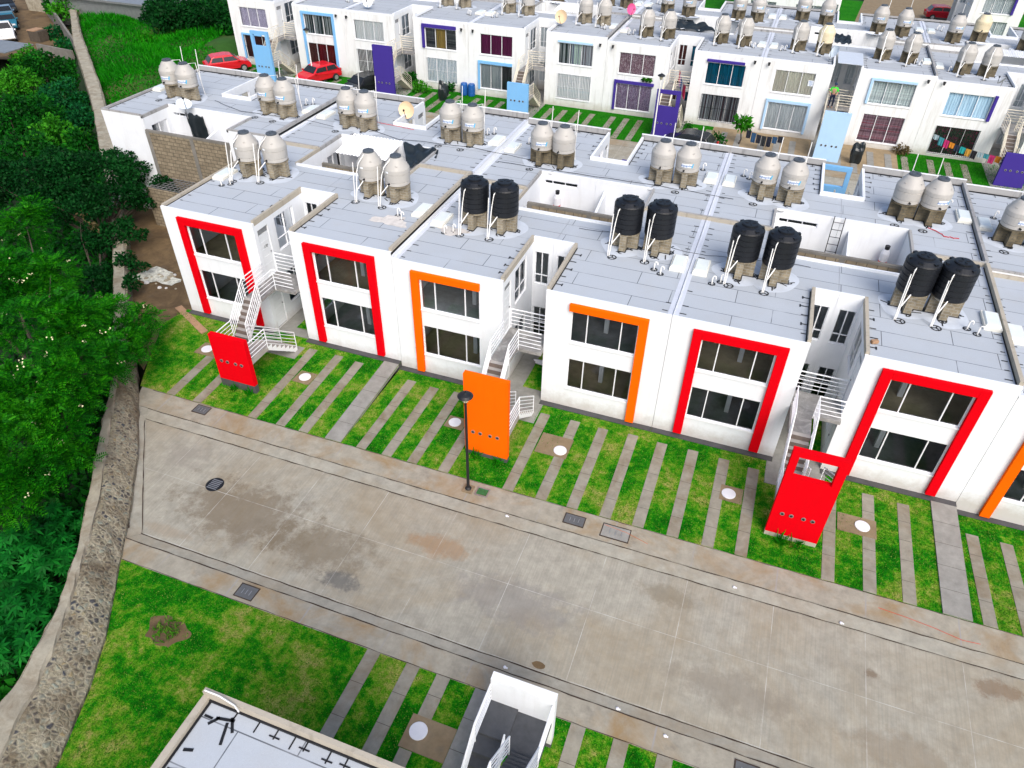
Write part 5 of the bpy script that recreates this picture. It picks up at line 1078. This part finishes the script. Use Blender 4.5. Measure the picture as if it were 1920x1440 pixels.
mb = MB(); mb.tube([(22.0, -5.6, .0), (22.8, -5.68, .0), (23.6, -5.9, .0)], .006, 5); tag(mb.build('loose_rope', plain('orange_cord_nylon', (.55, .12, .02), .6, .1), None), 'short orange cord across the pale concrete cover', 'cord')
def blob(name, mat, c, s, label, cat, n=10, group=None, seed=1):
    bm = bmesh.new(); bmesh.ops.create_icosphere(bm, subdivisions=3, radius=1); rn = random.Random(seed)
    for v in bm.verts:
        k = 1+.16*math.sin(v.co.x*5+seed)+.14*math.sin(v.co.y*6+v.co.z*4)+rn.uniform(-.04, .04); v.co = Vector((v.co.x*s[0]*k, v.co.y*s[1]*k, max(-s[2]*.95, v.co.z*s[2]*k)))
    me = bpy.data.meshes.new(name); bm.to_mesh(me); bm.free(); me.materials.append(mat); o = bpy.data.objects.new(name, me); COL.objects.link(o); o.location = c; return tag(o, label, cat, group)
blob('plastic_sack', M['lid_white'], (17.35, 2.3, .18), (.62, .22, .14), 'crumpled white sack on the grass under the orange side gallery', 'sack')
blob('covered_grill', M['tarp'], (-2.0, 33.7, .75), (.42, .35, .8), 'tall black covered grill on the lawn near the blue barrels', 'covered grill', seed=3); blob('covered_grill', M['tarp'], (30.3, 32.6, .75), (.40, .34, .8), 'tall black covered grill beside the pale blue stair wall', 'covered grill', seed=5)
blob('rubbish_bag', M['wood'], (29.25, 21.2, .3), (.3, .25, .28), 'peach coloured bag beside the blue frame in the notch', 'bag', seed=8)
for x, lab in ((-.95, 'left blue plastic barrel'), (-.28, 'right blue plastic barrel')):
    t = thing('barrel', (x, 35.75, 0), lab+' standing by the white wall', 'barrel', 'blue barrels'); mb = MB(); mb.lathe([(.27, 0), (.30, .05), (.31, .3), (.30, .32), (.31, .34), (.31, .62), (.30, .64), (.31, .66), (.29, .9), (.26, .95)], (x, 35.75, 0), 20); mb.build('barrel_body', M['barrel'], t); mb = MB(); mb.lathe([(.25, .95), (.25, .975)], (x, 35.75, 0), 20); mb.build('barrel_lid', M['barrel'], t)

def dish(label, c, nrm, r, mat, base):
    t = thing('satellite_dish', base, label, 'satellite dish'); n = Vector(nrm).normalized(); q = n.to_track_quat('Z', 'Y').to_matrix().to_4x4(); mt = Matrix.Translation(c) @ q
    mb = MB(); mb.lathe([(.02, -.10*r), (r*.4, -.07*r), (r*.75, .04*r), (r, .2*r), (r*1.01, .22*r), (r*.74, .07*r), (r*.4, -.04*r)], (0, 0, 0), 24, 0, mt); mb.build('reflector', mat, t)
    mb = MB(); tip = mt @ Vector((0, 0, r*1.1)); mb.tube([mt @ Vector((0, -r*.95, .2*r)), tip], .018, 5); mb.box(-.04, .04, -.04, .04, -.05, .05, 0, Matrix.Translation(tip)); mb.build('feed_arm', M['iron'], t)
    mb = MB(); mb.tube([base, Vector(c)-n*.1*r], .025, 6); mb.build('mast', M['metal'], t); return t
def roofdish(px, py, z, r, m, nrm, lab): g = gp(px, py, z); return dish(lab, (g.x, g.y, z), nrm, r, m, (g.x, g.y+.05, 5.34))
roofdish(345, 197, 6.1, .42, M['dish_w'], (.35, -.25, .9), 'white satellite dish above the black netting on the middle row')
roofdish(763, 206, 6.0, .46, M['dish_o'], (.1, -1, .25), 'peach satellite dish left of the white notch in the middle row'); roofdish(1053, 31, 6.2, .5, M['dish_o'], (-.1, -1, .2), 'peach satellite dish at the roof corner above the black and green curtains'); roofdish(1183, 17, 6.2, .42, M['dish_p'], (.8, -.8, .2), 'pink satellite dish on the curtained row roof')
roofdish(690, 4, 6.0, .42, M['dish_w'], (.2, -.9, .4), 'white satellite dish over the lilac and white curtain houses'); roofdish(1566, 98, 5.9, .42, M['dish_w'], (-.8, -.5, .5), 'white satellite dish at the roof corner above the person in green')
g = gp(1880, 152, 5.5); dish('small grey satellite dish lying by the roof corner above the light blue curtains', (g.x, g.y, 5.5), (-.7, .3, .6), .32, M['metal'], (g.x, g.y, 5.1))
# netting, tarpaulins, corrugated roof, ladder
def cloth(name, quad, mat, label, cat, n=14, amp=.1, seed=0):
    A, B_, C, D = [Vector(p) for p in quad]; V, F = [], []
    for j in range(n+1):
        for i in range(n+1):
            u, v = i/n, j/n; p = A.lerp(B_, u).lerp(D.lerp(C, u), v); k = amp*(math.sin(u*17+seed+3*v)+.7*math.sin(v*14+u*6)+.4*math.sin(u*31+v*5))-amp*2.2*math.sin(math.pi*u)*math.sin(math.pi*v); V.append((p.x, p.y+k*.3, p.z+k))
    for j in range(n):
        for i in range(n): F.append((j*(n+1)+i, j*(n+1)+i+1, (j+1)*(n+1)+i+1, (j+1)*(n+1)+i))
    o = fast_mesh(name, np.array(V), np.array(F), mat); s = o.modifiers.new('thick', 'SOLIDIFY'); s.thickness = .015; return tag(o, label, cat)
cloth('tarpaulin', ((6.55, 10.4, 5.75), (8.55, 10.5, 5.75), (8.9, 9.3, 5.55), (7.6, 8.7, 5.2)), M['tarp'], 'wrinkled black tarpaulin stretched over the yard right of the white roof', 'tarpaulin', 18, .07)
cloth('netting', ((-7.3, 10.44, 5.5), (-6.1, 10.44, 5.5), (-5.9, 10.38, 4.1), (-7.0, 10.38, 4.0)), M['tarp'], 'black netting hanging from the roof edge below the white dish', 'netting', 14, .05, 2)
cloth('tarpaulin', ((14.9, 43.2, 5.7), (17.0, 43.2, 5.75), (18.6, 42.3, 5.4), (14.6, 42.0, 5.35)), M['tarp'], 'black tarpaulin over a yard left of the tanks in the curtained row', 'tarpaulin', 14, .08, 4); cloth('tarpaulin', ((27.2, 44.3, 5.6), (28.4, 44.3, 5.65), (28.6, 43.2, 5.3), (27.3, 42.9, 5.3)), M['tarp'], 'small black tarpaulin beside the ivory tank', 'tarpaulin', 12, .06, 6)
def corrug(name, x0, x1, y0, y1, z0, z1, label, mat='sheet', posts=True):
    t = thing(name, ((x0+x1)/2, (y0+y1)/2, z0), label, 'roof sheet'); mb = MB(); n = 60
    for i in range(n):
        xa, xb = x0+(x1-x0)*i/n, x0+(x1-x0)*(i+1)/n; ha, hb = .03*math.sin(i*1.57), .03*math.sin((i+1)*1.57); mb.poly([(xa, y0, z0+ha), (xb, y0, z0+hb), (xb, y1, z1+hb), (xa, y1, z1+ha)])
    o = mb.build('corrugated_sheet', M[mat], t); s = o.modifiers.new('thick', 'SOLIDIFY'); s.thickness = .012
    if posts:
        for x in (x0+.1, (x0+x1)/2, x1-.1): pb = MB(); pb.box(x-.04, x+.04, y0+.06, y0+.14, 2.5, z0-.04); pb.build('post', M['iron'], t)
    return t
corrug('corrugated_roof', 3.35, 6.3, 8.9, 11.0, 5.35, 5.62, 'white corrugated sheet roof over the yard left of the black tarpaulin'); corrug('corrugated_roof', 4.4, 7.2, 42.9, 45.2, 5.6, 5.75, 'white corrugated roof with a red edge behind the peach dish on the far roofs', posts=False); corrug('corrugated_roof', 38.9, 41.2, 43.0, 44.6, 5.55, 5.65, 'white sheet roof between tanks at the right edge', posts=False)
mb = MB(); mb.box(27.6, 29.3, 36.3, 39.6, 5.5, 5.53); tag(mb.build('translucent_roof', plain('translucent_sheet', (.55, .60, .68), .3, .05), None), 'pale flat sheet roof over the stairs behind the person in green', 'roof sheet')
t = thing('ladder', (28.0, 10.3, 2.6), 'black ladder leaning on the white wall of the open yard', 'ladder'); mb = MB()
for x in (27.85, 28.3): mb.tube([(x, 9.6, 2.6), (x, 10.43, 5.55)], .02, 5)
mb.build('rail', M['iron'], t); mb = MB()
for k in range(9): f = (k+.6)/9.4; mb.tube([(27.85, 9.6+.83*f, 2.6+2.95*f), (28.3, 9.6+.83*f, 2.6+2.95*f)], .014, 5)
mb.build('rungs', M['iron'], t)
for x, y, lab in ((15.1, 10.1, 'red and white gas cylinder in the open yard with strip windows'), (30.3, 10.1, 'colourful heap of cylinder and buckets in the ladder yard'), (4.35, 10.1, 'gas cylinder under the white corrugated roof')):
    t = thing('gas_cylinder', (x, y, 3.8), lab, 'gas cylinder'); mb = MB(); mb.lathe([(.14, 0), (.18, .06), (.18, .62), (.12, .78), (.05, .82)], (x, y, 3.75), 14); mb.build('cylinder_body', M['lid_white'], t); mb = MB(); mb.lathe([(.185, .0), (.185, .16)], (x, y, 3.85), 14); mb.build('red_band', M['carred'], t); mb = MB(); mb.lathe([(.10, .82), (.11, .98)], (x, y, 3.75), 12); mb.build('collar', M['iron'], t); mb = MB(); mb.box(x-.3, x+.3, y-.25, y+.3, 2.55, 3.75); mb.build('stand', M['white'], t)
# odds on the near roof corner
mb = MB(); mb.tube([(16.15, -17.50, 5.62), (16.5, -17.5, 5.63), (16.9, -17.55, 5.60), (17.05, -17.62, 5.58)], .018, 6); tag(mb.build('overflow_pipe', M['pvc'], None), 'short white pipe lying on the parapet of the near roof corner', 'pipe')
mb = MB()
for cx, cy, a, l in ((16.75, -17.75, .2, .2), (16.95, -17.8, 2.2, .16), (16.9, -18.0, 1.9, .22), (16.55, -17.85, .9, .12), (16.45, -18.5, .3, .1), (16.45, -18.9, .3, .1)): mb.box(-l, l, -.03, .03, 5.295, 5.303, 0, Matrix.Translation((cx, cy, 0)) @ Matrix.Rotation(a, 4, 'Z'))
o = mb.build('tar_stroke', M['tar'], None); o['kind'] = 'structure'
# roof cables
def cable(pts, r, label, mat='iron', z=5.36):
    rn = random.Random(len(label)); P = []
    for (a, b) in zip(pts, pts[1:]):
        for k in range(6): f = k/6; P.append((a[0]+(b[0]-a[0])*f+rn.uniform(-.06, .06), a[1]+(b[1]-a[1])*f+rn.uniform(-.06, .06), z+rn.uniform(0, .02)))
    mb = MB(); mb.tube(P, r, 4, 0, False); return tag(mb.build('roof_cable', M[mat], None), label, 'cable')
cable([(1.2, 12.5), (6, 11.2), (10, 11.6), (14, 11.0)], .012, 'black cable running along the middle row left of the second yard', z=5.62); cable([(11.6, 10.9), (15, 11.0), (20, 11.1), (24, 10.95)], .012, 'black cable along the roof edge above the second yard'); cable([(-6.5, 12.2), (-4, 11.2), (.0, 11.4), (2.5, 11)], .012, 'black cable below the left tanks of the middle row', z=5.78); cable([(17.5, 5.4), (19.4, 5.6), (22.8, 5.0), (24.6, 5.4), (27.5, 5.7)], .009, 'thin cable looping behind the black tanks on the near terrace')
cable([(31.8, 11.2), (32.4, 10.6), (33.0, 10.5)], .018, 'short red hose on the roof right of the ladder yard', 'carred'); cable([(3.0, 13.0), (5.0, 12.9), (6.2, 12.7)], .014, 'red strip on the roof above the white corrugated roof', 'carred', 5.62)
g = gp(1580, 520-2, 5.36)
for (x, y, lab) in ((22.0, 4.2, 'loose tan brick by the skylights left of the first black pair'), (29.35, 1.0, 'broken clay pot by the stair notch on the near roof')):
    mb = MB(); mb.box(-.12, .12, -.07, .07, 0, .12, 0, Matrix.Translation((x, y, 5.35)) @ Matrix.Rotation(.5, 4, 'Z')); tag(mb.build('loose_brick', M['wood'], None, bevel=.01), lab, 'brick')
puddle_patch('cement_dust', 9.9, 2.6, .55, plain('cement_dust_film', (.60, .57, .54), .95, .15, 5), '', .26+5.352); puddle_patch('cement_dust', 12.5, 3.2, .45, plain('cement_dust_film_b', (.58, .55, .52), .95, .15, 5), '', 5.352)

# ------------------------------------------------------------------ vehicles
def car(label, loc, rz, paint, kind='hatch', group=None):
    t = thing('parked_car', loc, label, 'car', group); WL[t.name] = Vector((0, 0, 0)); Ln, Wd = (4.0, .83) if kind != 'pickup' else (4.9, .9)
    if kind == 'hatch': prof = [(-1.95, .32), (-1.98, .62), (-1.86, .88), (-1.70, .95), (-1.35, 1.38), (-1.1, 1.46), (.0, 1.50), (.45, 1.42), (1.05, .98), (1.65, .84), (1.92, .68), (1.98, .45), (1.92, .28)]
    elif kind == 'sedan': prof = [(-2.1, .32), (-2.12, .7), (-2.0, .92), (-1.45, .98), (-.95, 1.36), (-.7, 1.42), (.15, 1.42), (.95, .98), (1.75, .84), (2.1, .66), (2.14, .42), (2.08, .28)]
    else: prof = [(-2.4, .45), (-2.42, 1.0), (-.45, 1.02), (-.42, 1.62), (-.25, 1.70), (.55, 1.70), (1.05, 1.15), (2.1, 1.05), (2.35, .85), (2.4, .5), (2.3, .4)]
    mb = MB(); n = len(prof)
    def hw(z): return Wd if z < .95 else Wd-(z-.95)*.30
    secs = []
    for sgn in (-1, 1):
        i = len(mb.v)
        for x, z in prof: mb.v.append((x, sgn*(hw(z)-(.10 if abs(x) > Ln*.47 else 0)), z))
        secs.append(i)
    for k in range(n):
        a, b = k, (k+1) % n; mb.f.append([secs[0]+a, secs[0]+b, secs[1]+b, secs[1]+a]); mb.k.append(0)
    for i in secs: mb.f.append(list(range(i, i+n))); mb.k.append(0)
    mb.build('body', paint, t, bevel=.05)
    def pan(name, pts, mat): m = MB(); m.poly(pts); o = m.build(name, mat, t); s = o.modifiers.new('thick', 'SOLIDIFY'); s.thickness = .01; return o
    def lerp(p, q, f): return (p[0]+(q[0]-p[0])*f, p[1]+(q[1]-p[1])*f)
    gl = M['cardark']
    roof = [i for i, p in enumerate(prof) if p[1] > 1.33]; r0, r1 = prof[roof[0]], prof[roof[-1]]; fb = prof[roof[-1]+1]; bb = prof[roof[0]-1]
    for nm, top, bot, sx in (('windscreen', r1, fb, 1), ('rear_window', r0, bb, -1)):
        a, b = lerp(top, bot, .06), lerp(top, bot, .92); o = .02
        pan(nm, [(a[0]+o*sx, -(hw(a[1])-.09), a[1]+o), (a[0]+o*sx, hw(a[1])-.09, a[1]+o), (b[0]+o*sx, hw(b[1])-.06, b[1]+o), (b[0]+o*sx, -(hw(b[1])-.06), b[1]+o)], gl)
    for sg in (-1, 1):
        zt, zb = r1[1]-.06, max(fb[1], bb[1])+.03
        xa, xb = lerp(r0, bb, .15)[0]+.12, lerp(r1, fb, .15)[0]-.05; xm = (xa+xb)/2
        for nm, x0, x1, x2, x3 in (('side_window', xa-.22, xm-.04, xm-.04, xa), ('side_window', xm+.04, xb+.38, xb, xm+.04)):
            pan(nm, [(x0, sg*(hw(zb)+.012), zb), (x1, sg*(hw(zb)+.012), zb), (x2, sg*(hw(zt)+.012), zt), (x3, sg*(hw(zt)+.012), zt)], gl)
        for xw in (-Ln*.31, Ln*.31):
            m = MB(); mt = Matrix.Translation((xw, sg*(Wd-.08), .31)) @ Matrix.Rotation(R(90), 4, 'X'); m.lathe([(.20, -.11), (.30, -.10), (.315, -.05), (.315, .05), (.30, .10), (.20, .11)], (0, 0, 0), 20, 0, mt); wo = m.build('wheel', M['tyre'], t)
            m = MB(); mt2 = Matrix.Translation((xw, sg*(Wd+.032), .31)) @ Matrix.Rotation(R(90), 4, 'X'); m.lathe([(.19, -.008), (.19, .008), (.05, .012)], (0, 0, 0), 14, 0, mt2); m.build('rim', M['rim'], wo)
        m = MB(); zl = prof[-3][1]-.02; m.box(Ln*.47, Ln*.492, sg*.42-.16, sg*.42+.16, zl-.08, zl+.06); m.build('headlight', M['light_w'], t)
        m = MB(); m.box(-Ln*.499, -Ln*.47, sg*.58-.12, sg*.58+.1, .72, .92); m.build('tail_light', M['light_r'], t)
        m = MB(); m.box(r1[0]+.35, r1[0]+.5, sg*(Wd+.1)-.08, sg*(Wd+.1)+.06, .98, 1.10); m.build('mirror', paint, t)
    if kind == 'pickup':
        m = MB(); m.box(-2.3, -.52, -.72, .72, 1.01, 1.03); m.build('cargo_bed', M['tyre'], t)
    t.location = loc; t.rotation_euler = (0, 0, rz); return t
GR = 'red cars on the lawns of the curtained row'
car('red hatchback seen from behind on the lawn left of the blue stair wall', (-23.2, 33.6, .03), R(50), M['carred'], group=GR); car('bright red hatchback facing us behind the pale lamp post', (-14.0, 34.0, .02), R(-112), M['carred'], group=GR)
car('dark car half hidden behind the solid purple stair wall', (-8.9, 32.9, .02), R(-110), M['cardark']); car('black car under a cover near the pierced purple stair wall', (18.9, 30.2, .0), R(172), M['cardark'])
car('dark red car parked across the far street in the top right', (gp(1768, 26, .6).x, gp(1768, 26, .6).y, .0), R(8), plain('wine_car_paint', (.30, .008, .02), .25, .05))
for px, py, rz, p, k, lab in ((12, 66, 150, 'carwhite', 'pickup', 'white pickup truck cut off by the left edge in the dirt yard'), (18, 45, 150, 'carteal', 'hatch', 'teal car behind the white pickup in the dirt yard'), (12, 30, 152, 'carblue', 'sedan', 'pale blue grey car behind the teal car'), (14, 14, 155, 'cardark', 'sedan', 'dark grey car farthest in the dirt yard row')):
    g = gp(px, py, -.9); car(lab, (g.x, g.y, -1.25), R(rz-190), M[p], k, 'cars in the dirt yard')
sheet('dirt_yard', [(-75, 25, -1.26), (-44, 33.0, -1.26), (-52, 47, -1.26), (-58, 60, -1.26), (-95, 60, -1.26)], M['soil'])
p1 = gp(78, 0, 0); p2 = gp(110, 40, 0); p3 = gp(143, 88, 0)
low_wall('yard_wall', [(p1.x, p1.y), (p2.x, p2.y), (p3.x, p3.y)], .2, -2.5, .6, M['blockband'], 'grey concrete yard wall running beside the rubble wall'); p4 = gp(70, 84, -.4)
low_wall('yard_wall', [(p3.x-.5, p3.y-.3), (p4.x, p4.y)], .2, -2.8, -.3, M['blockband'], 'low grey wall at the front of the dirt yard')
g = gp(12, 88, .8); mb = MB(); mb.box(g.x-4, g.x+1.6, g.y-1.6, g.y+1.6, .75, .83); tag(mb.build('tin_shed_roof', M['metal'], None), 'grey corrugated shed roof at the left edge', 'shed roof')
g = gp(72, 66, -.7); t = thing('wooden_crate', (g.x, g.y, -1.25), 'dark wooden crate with a yellow lid in the dirt yard', 'crate'); mb = MB(); mb.box(g.x-.7, g.x+.7, g.y-.6, g.y+.6, -1.25, -.2); mb.build('crate_body', M['bark'], t); mb = MB(); mb.box(g.x-.72, g.x+.3, g.y-.62, g.y+.62, -.198, -.12); mb.build('crate_lid', M['wood'], t)
p5, p6 = gp(138, 25, .4), gp(235, 12, .4); low_wall('stone_wall', [(p5.x, p5.y), (p6.x, p6.y), (p6.x+14, p6.y+3)], .7, -1, .7, M['stone'], 'far end of the rubble wall turning behind the vacant lot')
g = gp(170, 0, 2); mb = MB(); mb.box(g.x-7, g.x+9, g.y, g.y+6, 1.9, 2.1); mb.box(g.x-6.5, g.x+8.5, g.y+.4, g.y+5.6, -1, 1.899); tag(mb.build('shed', M['metal'], None), 'long metal roofed shed beyond the far corner of the rubble wall', 'shed')
mb = MB(); g = gp(70, 3, 0); mb.box(g.x-2.5, g.x+.5, g.y+.5, g.y+1., -1.3, 1.2); tag(mb.build('yard_wall', M['cap'], None), 'short pale wall at the back of the dirt yard', 'wall')
mb = MB(); g = gp(400, 78, .1); mb.tube([(g.x-1.2, g.y, .12), (g.x+.3, g.y+.1, .12), (g.x+1.2, g.y-.3, .12)], .09, 8); tag(mb.build('orange_pipe', M['orange'], None), 'orange plastic pipe lying on the earth by the lilac curtained house', 'pipe')
# black ladder frame behind the left roof corner
mb = MB()
for x in (-13.6, -12.7, -12.0): mb.tube([(x, 15.2, .2), (x, 15.6, 1.6 if x < -12.5 else 1.3)], .05, 5)
mb.tube([(-13.6, 15.5, 1.2), (-12.0, 15.5, 1.2)], .04, 5); tag(mb.build('iron_frame', M['iron'], None), 'black iron frame in the grass behind the left roof corner', 'frame')

# ------------------------------------------------------------------ washing lines, pots, notice
def washing(label, a, b, n, cols, h=.42, seed=0, group=None):
    t = thing('washing_line', a, label, 'washing line', group); A, B_ = Vector(a), Vector(b); mb = MB(); P = [A.lerp(B_, k/8)-Vector((0, 0, .25*math.sin(math.pi*k/8))) for k in range(9)]; mb.tube(P, .006, 4); mb.build('line', M['tar'], t); rn = random.Random(seed); d = (B_-A).normalized()
    for k in range(n):
        f = (k+.5)/n; p = A.lerp(B_, f)-Vector((0, 0, .25*math.sin(math.pi*f))); w_ = (B_-A).length/n*.46; hh = h*rn.uniform(.6, 1.2); m = MB(); nn = 6
        for i in range(nn):
            u0, u1 = -w_+2*w_*i/nn, -w_+2*w_*(i+1)/nn; q = Vector((-d.y, d.x, 0)); o0, o1 = q*.04*math.sin(i*1.9+k), q*.04*math.sin((i+1)*1.9+k); m.poly([p+d*u0, p+d*u1, p+d*u1*.9+o1-Vector((0, 0, hh)), p+d*u0*.9+o0-Vector((0, 0, hh))])
        o = m.build('garment', plain('cloth_%s_%d' % (label[:3], k), cols[k % len(cols)], .9, .15), t)
    return t
washing('washing line of bright clothes before the purple edged barred window', (34.9, 34.4, 2.15), (39.4, 32.6, 1.75), 13, [(.35, .45, .5), (.05, .25, .3), (.5, .03, .15), (.6, .22, .02), (.02, .03, .06), (.02, .35, .35), (.55, .3, .05), (.015, .015, .02)], .5, 1)
washing('row of dark jeans hanging over the yard below the cream curtains', (22.6, 32.6, 1.35), (25.2, 32.3, 1.3), 7, [(.012, .016, .03), (.02, .07, .16), (.015, .018, .03), (.02, .025, .03)], .75, 3)
washing('clothes and bedding hung on the staircase behind the pierced purple wall', (16.6, 36.9, 3.75), (17.55, 34.6, 3.2), 6, [(.55, .01, .06), (.5, .25, .5), (.02, .1, .3), (.6, .55, .6), (.3, .02, .08)], .8, 5)
for k, dx in enumerate((0, .28, .55)):
    x = 14.05+dx; t = thing('flower_pot', (x, 36.1, 2.72), '%s small flower pot on the purple window hood' % ('left', 'middle', 'right')[k], 'flower pot', 'pots on the purple hood'); mb = MB(); mb.lathe([(.07, 0), (.10, .14)], (x, 36.1, 2.70), 10); mb.build('pot', M['iron'], t); P = np.array([[x, 36.1, 2.86]])+NR.normal(size=(60, 3))*.05; v, q = leaf_quads(P, rand_dirs(60, .8), rand_dirs(60), np.full(60, .16), np.full(60, .045)); fast_mesh('leaves', v, q, LEAF['lime'], t)
t = thing('paper_notice', (26.5, 36.27, 3.9), 'white paper notice taped in the cream curtained window', 'notice'); mb = MB(); mb.box(25.98, 26.36, 36.27, 36.275, 3.75, 4.15); mb.build('sheet', M['label'], t); mb = MB()
for k, wd in enumerate((.30, .22, .28, .16)): mb.box(26.17-wd/2, 26.17+wd/2, 36.264, 36.269, 4.06-.085*k, 4.09-.085*k)
mb.build('print', M['print'], t)
v, fs = text_mesh('170', .20); mb = MB(); i0 = 0
for x, y, _ in v: mb.v.append((4.752-.0, 0.585+x*.9, 4.35+y))
# the door leaf sits 4 cm inside the wall line, the number stands just proud of it
mb.v = [(4.752-.030, y, z) for x, y, z in mb.v]; mb.f = [list(q) for q in fs]; mb.k = [0]*len(fs)
tag(mb.build('door_number', M['iron'], None), 'door number 170 on the white upper door of the first house', 'door number')

# ------------------------------------------------------------------ person on the gallery
def person():
    t = thing('person', (27.85, 35.75, 2.6), 'person in a bright green jacket, dark cap and navy trousers on the outside stairs', 'person'); bx, by, bz = 27.85, 35.75, 2.60
    J = dict(pel=(0, 0, .92, .125), ches=(0, -.02, 1.22, .15), neck=(0, -.02, 1.46, .055), head=(0, -.05, 1.56, .085), top=(0, -.05, 1.68, .075), hL=(-.10, 0, .88, .085), kL=(-.11, -.04, .50, .06), aL=(-.11, .0, .09, .042), fL=(-.12, -.14, .04, .035), hR=(.10, 0, .88, .085), kR=(.12, -.08, .50, .06), aR=(.12, .03, .09, .042), fR=(.13, -.12, .04, .035), sL=(-.20, -.02, 1.38, .065), eL=(-.29, -.02, 1.12, .048), wL=(-.20, -.20, .98, .034), sR=(.20, -.02, 1.38, .065), eR=(.29, -.02, 1.12, .048), wR=(.18, -.22, 1.0, .034))
    E_ = [('pel', 'ches'), ('ches', 'neck'), ('neck', 'head'), ('head', 'top'), ('pel', 'hL'), ('hL', 'kL'), ('kL', 'aL'), ('aL', 'fL'), ('pel', 'hR'), ('hR', 'kR'), ('kR', 'aR'), ('aR', 'fR'), ('ches', 'sL'), ('sL', 'eL'), ('eL', 'wL'), ('ches', 'sR'), ('sR', 'eR'), ('eR', 'wR')]
    for sd, wr in ((-1, 'wL'), (1, 'wR')):
        x, y, z, _ = J[wr]
        for k, (dx, ln) in enumerate(((-.028, .085), (-.010, .095), (.010, .09), (.027, .07))): J['f%s%d' % (wr, k)] = (x+dx, y-.07, z-.02, .010); J['g%s%d' % (wr, k)] = (x+dx, y-.07-ln*.7, z-.05, .008); E_ += [(wr, 'f%s%d' % (wr, k)), ('f%s%d' % (wr, k), 'g%s%d' % (wr, k))]
        J['t'+wr] = (x-sd*.045, y-.05, z+.015, .011); E_.append((wr, 't'+wr))
    def skin(name, keys, mat, grow=1., par=t):
        ks = [k for k in J if k in keys]; me = bpy.data.meshes.new(name); me.from_pydata([J[k][:3] for k in ks], [(ks.index(a), ks.index(b)) for a, b in E_ if a in keys and b in keys], []); o = bpy.data.objects.new(name, me); COL.objects.link(o); o.parent = par; me.materials.append(mat)
        o.modifiers.new('skin', 'SKIN'); s = o.modifiers.new('sub', 'SUBSURF'); s.levels = s.render_levels = 2
        if not me.skin_vertices: pass
        for i, k in enumerate(ks):
            r = J[k][3]*grow; me.skin_vertices[0].data[i].radius = (r, r); me.skin_vertices[0].data[i].use_root = (k in ('pel', 'ches') and i == 0)
        return o
    skin('body', set(J), M['skin']); skin('jacket', {'pel', 'ches', 'sL', 'eL', 'sR', 'eR', 'neck'}, M['jacket'], 1.22); skin('trousers', {'pel', 'hL', 'kL', 'aL', 'hR', 'kR', 'aR'}, M['trousers'], 1.2); WL[t.name] = Vector((0, 0, 0))
    cm = MB(); cm.lathe([(.105, 0), (.11, .05), (.085, .11), (.03, .13)], (0, -.05, 1.63), 16); cm.box(-.07, .07, -.23, -.12, 1.63, 1.645); cm.build('cap', M['cap_navy'], t)
    fm = MB(); fm.box(-.045, -.02, -.139, -.133, 1.585, 1.60); fm.box(.02, .045, -.139, -.133, 1.585, 1.60); fm.box(-.012, .012, -.155, -.13, 1.545, 1.585); fm.box(-.03, .03, -.138, -.131, 1.515, 1.525); fm.build('face_features', M['bark'], t); t.location = (bx, by, bz)
person()
